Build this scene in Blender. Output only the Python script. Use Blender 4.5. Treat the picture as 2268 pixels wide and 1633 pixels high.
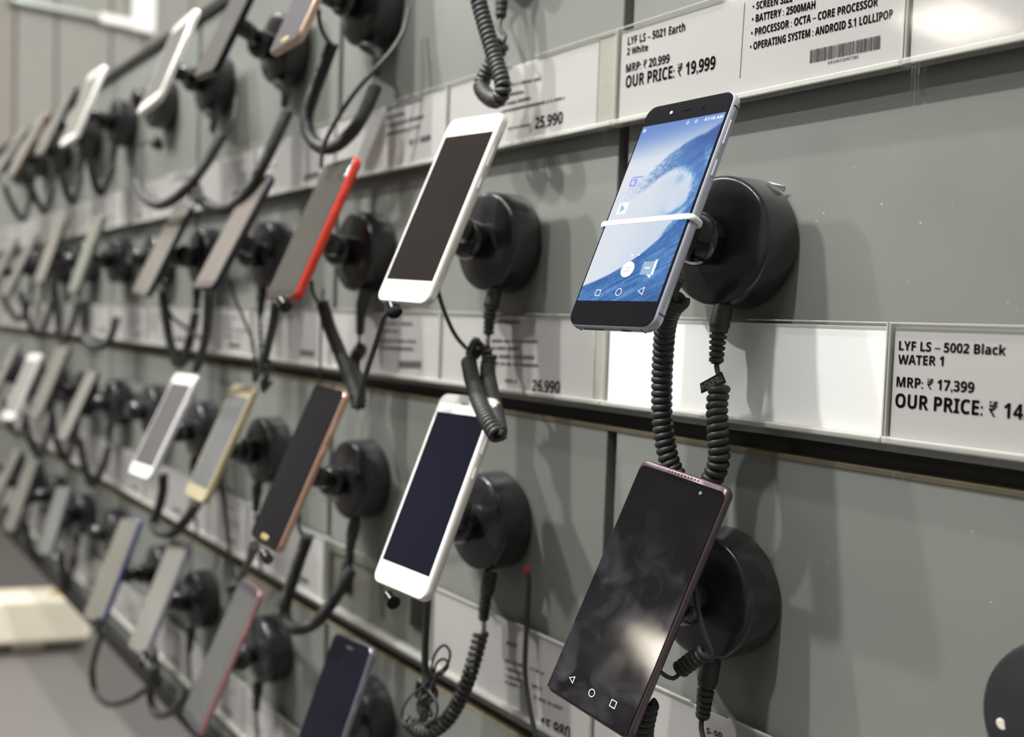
import bpy, math, random, json
import numpy as np
from mathutils import Matrix, Vector

for o in list(bpy.data.objects): bpy.data.objects.remove(o)
SC = bpy.context.scene
COL = SC.collection

# ------------------------------------------------------------------ camera
cam_d = bpy.data.cameras.new('camera'); cam = bpy.data.objects.new('camera', cam_d); COL.objects.link(cam)
CR, CU, CF = (0.60106226, 0.79844166, 0.03485783), (-0.05999055, 0.00158189, 0.99819769), (-0.79694748, 0.6020701, -0.04884977)
cam.matrix_world = Matrix(((CR[0], CU[0], -CF[0], 0), (CR[1], CU[1], -CF[1], -.5), (CR[2], CU[2], -CF[2], 1.2), (0, 0, 0, 1)))
cam_d.sensor_width = 36.0
cam_d.lens = 2140.0 / 2268.0 * 36.0
cam_d.clip_start = .02
cam_d.dof.use_dof = True
cam_d.dof.focus_distance = .578
cam_d.dof.aperture_fstop = 4.5
SC.camera = cam

# ------------------------------------------------------------------ world, lights, exposure
SC.view_settings.view_transform = 'Standard'; SC.view_settings.look = 'None'
SC.view_settings.gamma = 1.0; SC.view_settings.use_curve_mapping = False
SC.view_settings.exposure = -0.08
w = bpy.data.worlds.new('world'); SC.world = w; w.use_nodes = True
w.node_tree.nodes['Background'].inputs[0].default_value = (1.0, .995, .985, 1)
w.node_tree.nodes['Background'].inputs[1].default_value = .23

def area(name, loc, target, size, power, col=(1, .98, .955)):
    d = bpy.data.lights.new(name, 'AREA'); d.shape = 'DISK'; d.size = size; d.energy = power; d.color = col
    o = bpy.data.objects.new(name, d); COL.objects.link(o); o.location = loc
    o.rotation_euler = (Vector(target) - Vector(loc)).to_track_quat('-Z', 'Y').to_euler()
    return o
def spot(loc, target, power, cone=46, size=.035, col=(1, .99, .975)):
    d = bpy.data.lights.new('ceiling_spot', 'SPOT'); d.energy = power; d.spot_size = math.radians(cone); d.spot_blend = .7; d.shadow_soft_size = size; d.color = col
    o = bpy.data.objects.new('ceiling_spot', d); COL.objects.link(o); o.location = loc
    o.rotation_euler = (Vector(target) - Vector(loc)).to_track_quat('-Z', 'Y').to_euler()
for lx, tx, pw in ((-.93, -.50, 200), (-.34, -.25, 152), (-1.62, -1.2, 205), (-2.3, -1.9, 205), (-3.0, -2.6, 195), (-3.7, -3.3, 175)):
    spot((lx, -1.4, 3.2), (tx, 0, 1.15), pw)
area('added_fill_light', (-3.7, 1.3, 3.6), (-5.2, 1.0, .6), 1.6, 26)  # unseen fill lamp, added to brighten the far wall
area('added_fill_light', (-1.2, 1.2, 3.5), (-3.6, .2, 0), 1.0, 170)  # second added fill, lifts the front of the bench

# ------------------------------------------------------------------ helpers
def lin(c):
    return tuple((v / 255 / 12.92) if v / 255 <= .04045 else (((v / 255) + .055) / 1.055) ** 2.4 for v in c)
MATS = {}
def mat(name, rgb, rough=.5, metal=0., coat=0., noise=0., nscale=40., emit=0., ior=1.5, rnoise=0., bump=0.):
    if name in MATS: return MATS[name]
    m = bpy.data.materials.new(name); m.use_nodes = True; nt = m.node_tree; b = nt.nodes['Principled BSDF']
    c = (*lin(rgb), 1)
    b.inputs['Base Color'].default_value = c; b.inputs['Roughness'].default_value = rough
    b.inputs['Metallic'].default_value = metal; b.inputs['Coat Weight'].default_value = coat; b.inputs['IOR'].default_value = ior
    tc = nt.nodes.new('ShaderNodeTexCoord')
    n = nt.nodes.new('ShaderNodeTexNoise'); n.inputs['Scale'].default_value = nscale; n.inputs['Detail'].default_value = 6
    mp = nt.nodes.new('ShaderNodeMapping'); mp.inputs['Location'].default_value = (3.37, 5.71, 1.93)
    nt.links.new(tc.outputs['Object'], mp.inputs[0]); nt.links.new(mp.outputs[0], n.inputs['Vector'])
    if noise:
        mx = nt.nodes.new('ShaderNodeMix'); mx.data_type = 'RGBA'
        mx.inputs[6].default_value = tuple(v * (1 - noise) for v in c[:3]) + (1,)
        mx.inputs[7].default_value = tuple(min(1, v * (1 + noise)) for v in c[:3]) + (1,)
        nt.links.new(n.outputs['Fac'], mx.inputs[0]); nt.links.new(mx.outputs[2], b.inputs['Base Color'])
    if rnoise:
        mr = nt.nodes.new('ShaderNodeMapRange'); mr.inputs[1].default_value = .35; mr.inputs[2].default_value = .7
        mr.inputs[3].default_value = rough; mr.inputs[4].default_value = rough + rnoise
        nt.links.new(n.outputs['Fac'], mr.inputs[0]); nt.links.new(mr.outputs[0], b.inputs['Roughness'])
    if bump:
        bp = nt.nodes.new('ShaderNodeBump'); bp.inputs['Strength'].default_value = bump; bp.inputs['Distance'].default_value = .001
        nt.links.new(n.outputs['Fac'], bp.inputs['Height']); nt.links.new(bp.outputs['Normal'], b.inputs['Normal'])
    if emit:
        b.inputs['Emission Color'].default_value = c; b.inputs['Emission Strength'].default_value = emit
    MATS[name] = m; return m

def mesh(name, V, F, m=None, parent=None, smooth=True, sharp=40):
    me = bpy.data.meshes.new(name)
    if isinstance(V, np.ndarray): V = V.tolist()
    me.from_pydata(V, [], F if isinstance(F, list) else F.tolist()); me.update()
    if m: me.materials.append(m)
    if smooth:
        me.polygons.foreach_set('use_smooth', [True] * len(me.polygons))
        if sharp: me.set_sharp_from_angle(angle=math.radians(sharp))
    o = bpy.data.objects.new(name, me); COL.objects.link(o)
    if parent: o.parent = parent
    return o
def empty(name, loc=(0, 0, 0), label=None, cat=None, group=None, M=None):
    o = bpy.data.objects.new(name, None); o.empty_display_size = .02; COL.objects.link(o)
    if M is not None: o.matrix_world = M
    else: o.location = loc
    tag(o, label, cat, group); return o
def tag(o, label=None, cat=None, group=None, kind=None):
    if label: o['label'] = label
    if cat: o['category'] = cat
    if group: o['group'] = group
    if kind: o['kind'] = kind
    return o
def box(x0, x1, y0, y1, z0, z1):
    V = [(x, y, z) for z in (z0, z1) for y in (y0, y1) for x in (x0, x1)]
    return V, [[0, 2, 3, 1], [4, 5, 7, 6], [0, 1, 5, 4], [2, 6, 7, 3], [0, 4, 6, 2], [1, 3, 7, 5]]
def bevel_box(x0, x1, y0, y1, z0, z1, b=.001):
    V = []; F = []
    # octagonal-ish bevelled box: 24 vertices
    import itertools
    idx = {}
    for sx, sy, sz in itertools.product((0, 1), repeat=3):
        X, Y, Z = (x0, x1)[sx], (y0, y1)[sy], (z0, z1)[sz]
        dx, dy, dz = (b, -b)[sx], (b, -b)[sy], (b, -b)[sz]
        for k, p in enumerate(((X, Y + dy, Z + dz), (X + dx, Y, Z + dz), (X + dx, Y + dy, Z))):
            idx[(sx, sy, sz, k)] = len(V); V.append(p)
    g = lambda *a: idx[a]
    for s in (0, 1):
        q = [g(s, 0, 0, 0), g(s, 1, 0, 0), g(s, 1, 1, 0), g(s, 0, 1, 0)]; F.append(q if s else q[::-1])
        q = [g(0, s, 0, 1), g(0, s, 1, 1), g(1, s, 1, 1), g(1, s, 0, 1)]; F.append(q if s else q[::-1])
        q = [g(0, 0, s, 2), g(1, 0, s, 2), g(1, 1, s, 2), g(0, 1, s, 2)]; F.append(q if s else q[::-1])
    for a, b_ in itertools.product((0, 1), repeat=2):
        flip = (a == b_)
        q = [g(0, a, b_, 1), g(1, a, b_, 1), g(1, a, b_, 2), g(0, a, b_, 2)]; F.append(q if flip else q[::-1])
        q = [g(a, 0, b_, 0), g(a, 0, b_, 2), g(a, 1, b_, 2), g(a, 1, b_, 0)]; F.append(q[::-1] if flip else q)
        q = [g(a, b_, 0, 0), g(a, b_, 1, 0), g(a, b_, 1, 1), g(a, b_, 0, 1)]; F.append(q[::-1] if not flip else q)
    for sx, sy, sz in itertools.product((0, 1), repeat=3):
        q = [g(sx, sy, sz, 0), g(sx, sy, sz, 1), g(sx, sy, sz, 2)]; F.append(q if (sx + sy + sz) % 2 else q[::-1])
    return V, F
class MB:
    def __init__(s): s.V = []; s.F = []
    def add(s, VF):
        n = len(s.V); s.V += [tuple(v) for v in VF[0]]; s.F += [[i + n for i in f] for f in (VF[1] if isinstance(VF[1], list) else VF[1].tolist())]; return s
    def xf(s, M): s.V = [tuple(M @ Vector(v)) for v in s.V]; return s
    def obj(s, name, m=None, parent=None, smooth=True, sharp=40): return mesh(name, s.V, s.F, m, parent, smooth, sharp)

def rrect(w, h, r, n=6, ex=2.0):
    pts = []
    for cx, cy, a0 in ((w / 2 - r, h / 2 - r, 0), (-w / 2 + r, h / 2 - r, 90), (-w / 2 + r, -h / 2 + r, 180), (w / 2 - r, -h / 2 + r, 270)):
        for k in range(n + 1):
            a = math.radians(a0 + 90 * k / n); pts.append((cx + r * math.cos(a), cy + r * math.sin(a)))
    return pts
def loft(rings, cap0=True, cap1=True):
    n = len(rings[0]); V = [p for r in rings for p in r]; F = []
    for k in range(len(rings) - 1):
        for i in range(n):
            j = (i + 1) % n; F.append([k * n + i, k * n + j, (k + 1) * n + j, (k + 1) * n + i])
    if cap0: F.append(list(range(n))[::-1])
    if cap1: F.append([(len(rings) - 1) * n + i for i in range(n)])
    return V, F
def slab(w, h, r, z0, z1, b=.0004, n=6, cx=0, cy=0):
    rg = []
    for z, d in ((z0, b), (z0 + b, 0), (z1 - b, 0), (z1, b)):
        rg.append([(x + cx, y + cy, z) for x, y in rrect(w - 2 * d, h - 2 * d, max(r - d, .0001), n)])
    return loft(rg)
def lathe(prof, n=40, axis='y'):
    # prof: (radius, distance along -y)
    rings = []
    for r, d in prof:
        rings.append([(r * math.cos(2 * math.pi * i / n), -d, r * math.sin(2 * math.pi * i / n)) for i in range(n)])
    return loft(rings)
def disc(r, z, n=24, cx=0, cy=0, t=.0003):
    rg = [[(cx + r * math.cos(2 * math.pi * i / n), cy + r * math.sin(2 * math.pi * i / n), zz) for i in range(n)] for zz in (z - t, z)]
    return loft(rg)
def sphere(c, r, n=16, m=10):
    rings = []
    for k in range(m + 1):
        a = math.pi * (k + .02) / (m + .04) - math.pi / 2
        rings.append([(c[0] + r * math.cos(a) * math.cos(2 * math.pi * i / n), c[1] + r * math.cos(a) * math.sin(2 * math.pi * i / n), c[2] + r * math.sin(a)) for i in range(n)])
    return loft(rings)

def spline(P, step):
    P = np.array(P, float)
    if len(P) == 2: Q = np.linspace(P[0], P[1], 12)
    else:
        Q = []
        E = np.vstack([2 * P[0] - P[1], P, 2 * P[-1] - P[-2]])
        for i in range(1, len(E) - 2):
            p0, p1, p2, p3 = E[i - 1:i + 3]
            t = np.linspace(0, 1, 16, endpoint=False)[:, None]
            Q.append(.5 * (2 * p1 + (p2 - p0) * t + (2 * p0 - 5 * p1 + 4 * p2 - p3) * t ** 2 + (3 * p1 - p0 - 3 * p2 + p3) * t ** 3))
        Q = np.vstack(Q + [P[-1:]])
    d = np.concatenate([[0], np.cumsum(np.linalg.norm(np.diff(Q, axis=0), axis=1))])
    n = max(3, int(d[-1] / step) + 1); s = np.linspace(0, d[-1], n)
    return np.stack([np.interp(s, d, Q[:, k]) for k in range(3)], 1), d[-1]
def frames(Q):
    T = np.gradient(Q, axis=0); T /= np.linalg.norm(T, axis=1)[:, None] + 1e-12
    N = np.zeros_like(T); a = np.array([0, 1., 0]) if abs(T[0][1]) < .9 else np.array([1., 0, 0])
    nn = a - T[0] * a.dot(T[0]); nn /= np.linalg.norm(nn); N[0] = nn
    for i in range(1, len(T)):
        nn = nn - T[i] * nn.dot(T[i]); nn /= np.linalg.norm(nn) + 1e-12; N[i] = nn
    return T, N, np.cross(T, N)
def tube(Q, rad, n=8):
    T, N, Bn = frames(Q); rad = np.broadcast_to(rad, (len(Q),))
    a = np.linspace(0, 2 * np.pi, n, endpoint=False)
    V = Q[:, None, :] + rad[:, None, None] * (np.cos(a)[None, :, None] * N[:, None, :] + np.sin(a)[None, :, None] * Bn[:, None, :])
    V = V.reshape(-1, 3); k = len(Q)
    i = np.arange(k - 1)[:, None] * n; j = np.arange(n)[None, :]; jn = (j + 1) % n
    F = np.stack([i + j, i + jn, i + n + jn, i + n + j], -1).reshape(-1, 4).tolist()
    F.append(list(range(n))[::-1]); F.append([(k - 1) * n + t for t in range(n)])
    return V.tolist(), F
def coil(P, R, r, pitch=None, seg=12, n=6):
    pitch = pitch or 2 * r * 1.04
    Q, Lg = spline(P, .002)
    d = np.linspace(0, Lg, len(Q)); turns = Lg / pitch; m = int(turns * seg) + 1
    s = np.linspace(0, Lg, m); C = np.stack([np.interp(s, d, Q[:, k]) for k in range(3)], 1)
    T, N, Bn = frames(C); ph = 2 * np.pi * s / pitch
    H = C + R * (np.cos(ph)[:, None] * N + np.sin(ph)[:, None] * Bn)
    return tube(H, r, n)
def text_mesh(s, width, cap, bold):
    if bold: s = ''.join(chr(0x1D5D4 + ord(c) - 65) if 'A' <= c <= 'Z' else chr(0x1D5EE + ord(c) - 97) if 'a' <= c <= 'z' else chr(0x1D7EC + ord(c) - 48) if c.isdigit() else c for c in s)
    cu = bpy.data.curves.new('t', 'FONT'); cu.body = s; cu.size = 1; cu.offset = 0; cu.resolution_u = 3
    o = bpy.data.objects.new('t', cu); COL.objects.link(o)
    dg = bpy.context.evaluated_depsgraph_get(); me = bpy.data.meshes.new_from_object(o.evaluated_get(dg))
    bpy.data.objects.remove(o)
    n = len(me.vertices); co = np.zeros(n * 3); me.vertices.foreach_get('co', co); co = co.reshape(-1, 3)
    x0, x1 = co[:, 0].min(), co[:, 0].max(); sx = width / (x1 - x0); sy = cap / .73
    co[:, 0] = (co[:, 0] - x0) * sx; co[:, 1] *= sy
    F = [list(p.vertices) for p in me.polygons]; bpy.data.meshes.remove(me)
    if bold:                                    # heavy print: the strokes widened sideways
        e = cap * .012; F = [[i + k * n for i in f] for k in range(4) for f in F]
        co = np.vstack([co + np.array([[dx, dy, 0]]) for dx, dy in ((-e, 0), (e, 0), (e * .3, e * .6), (-e * .3, -e * .6))])
    return co, F
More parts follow.
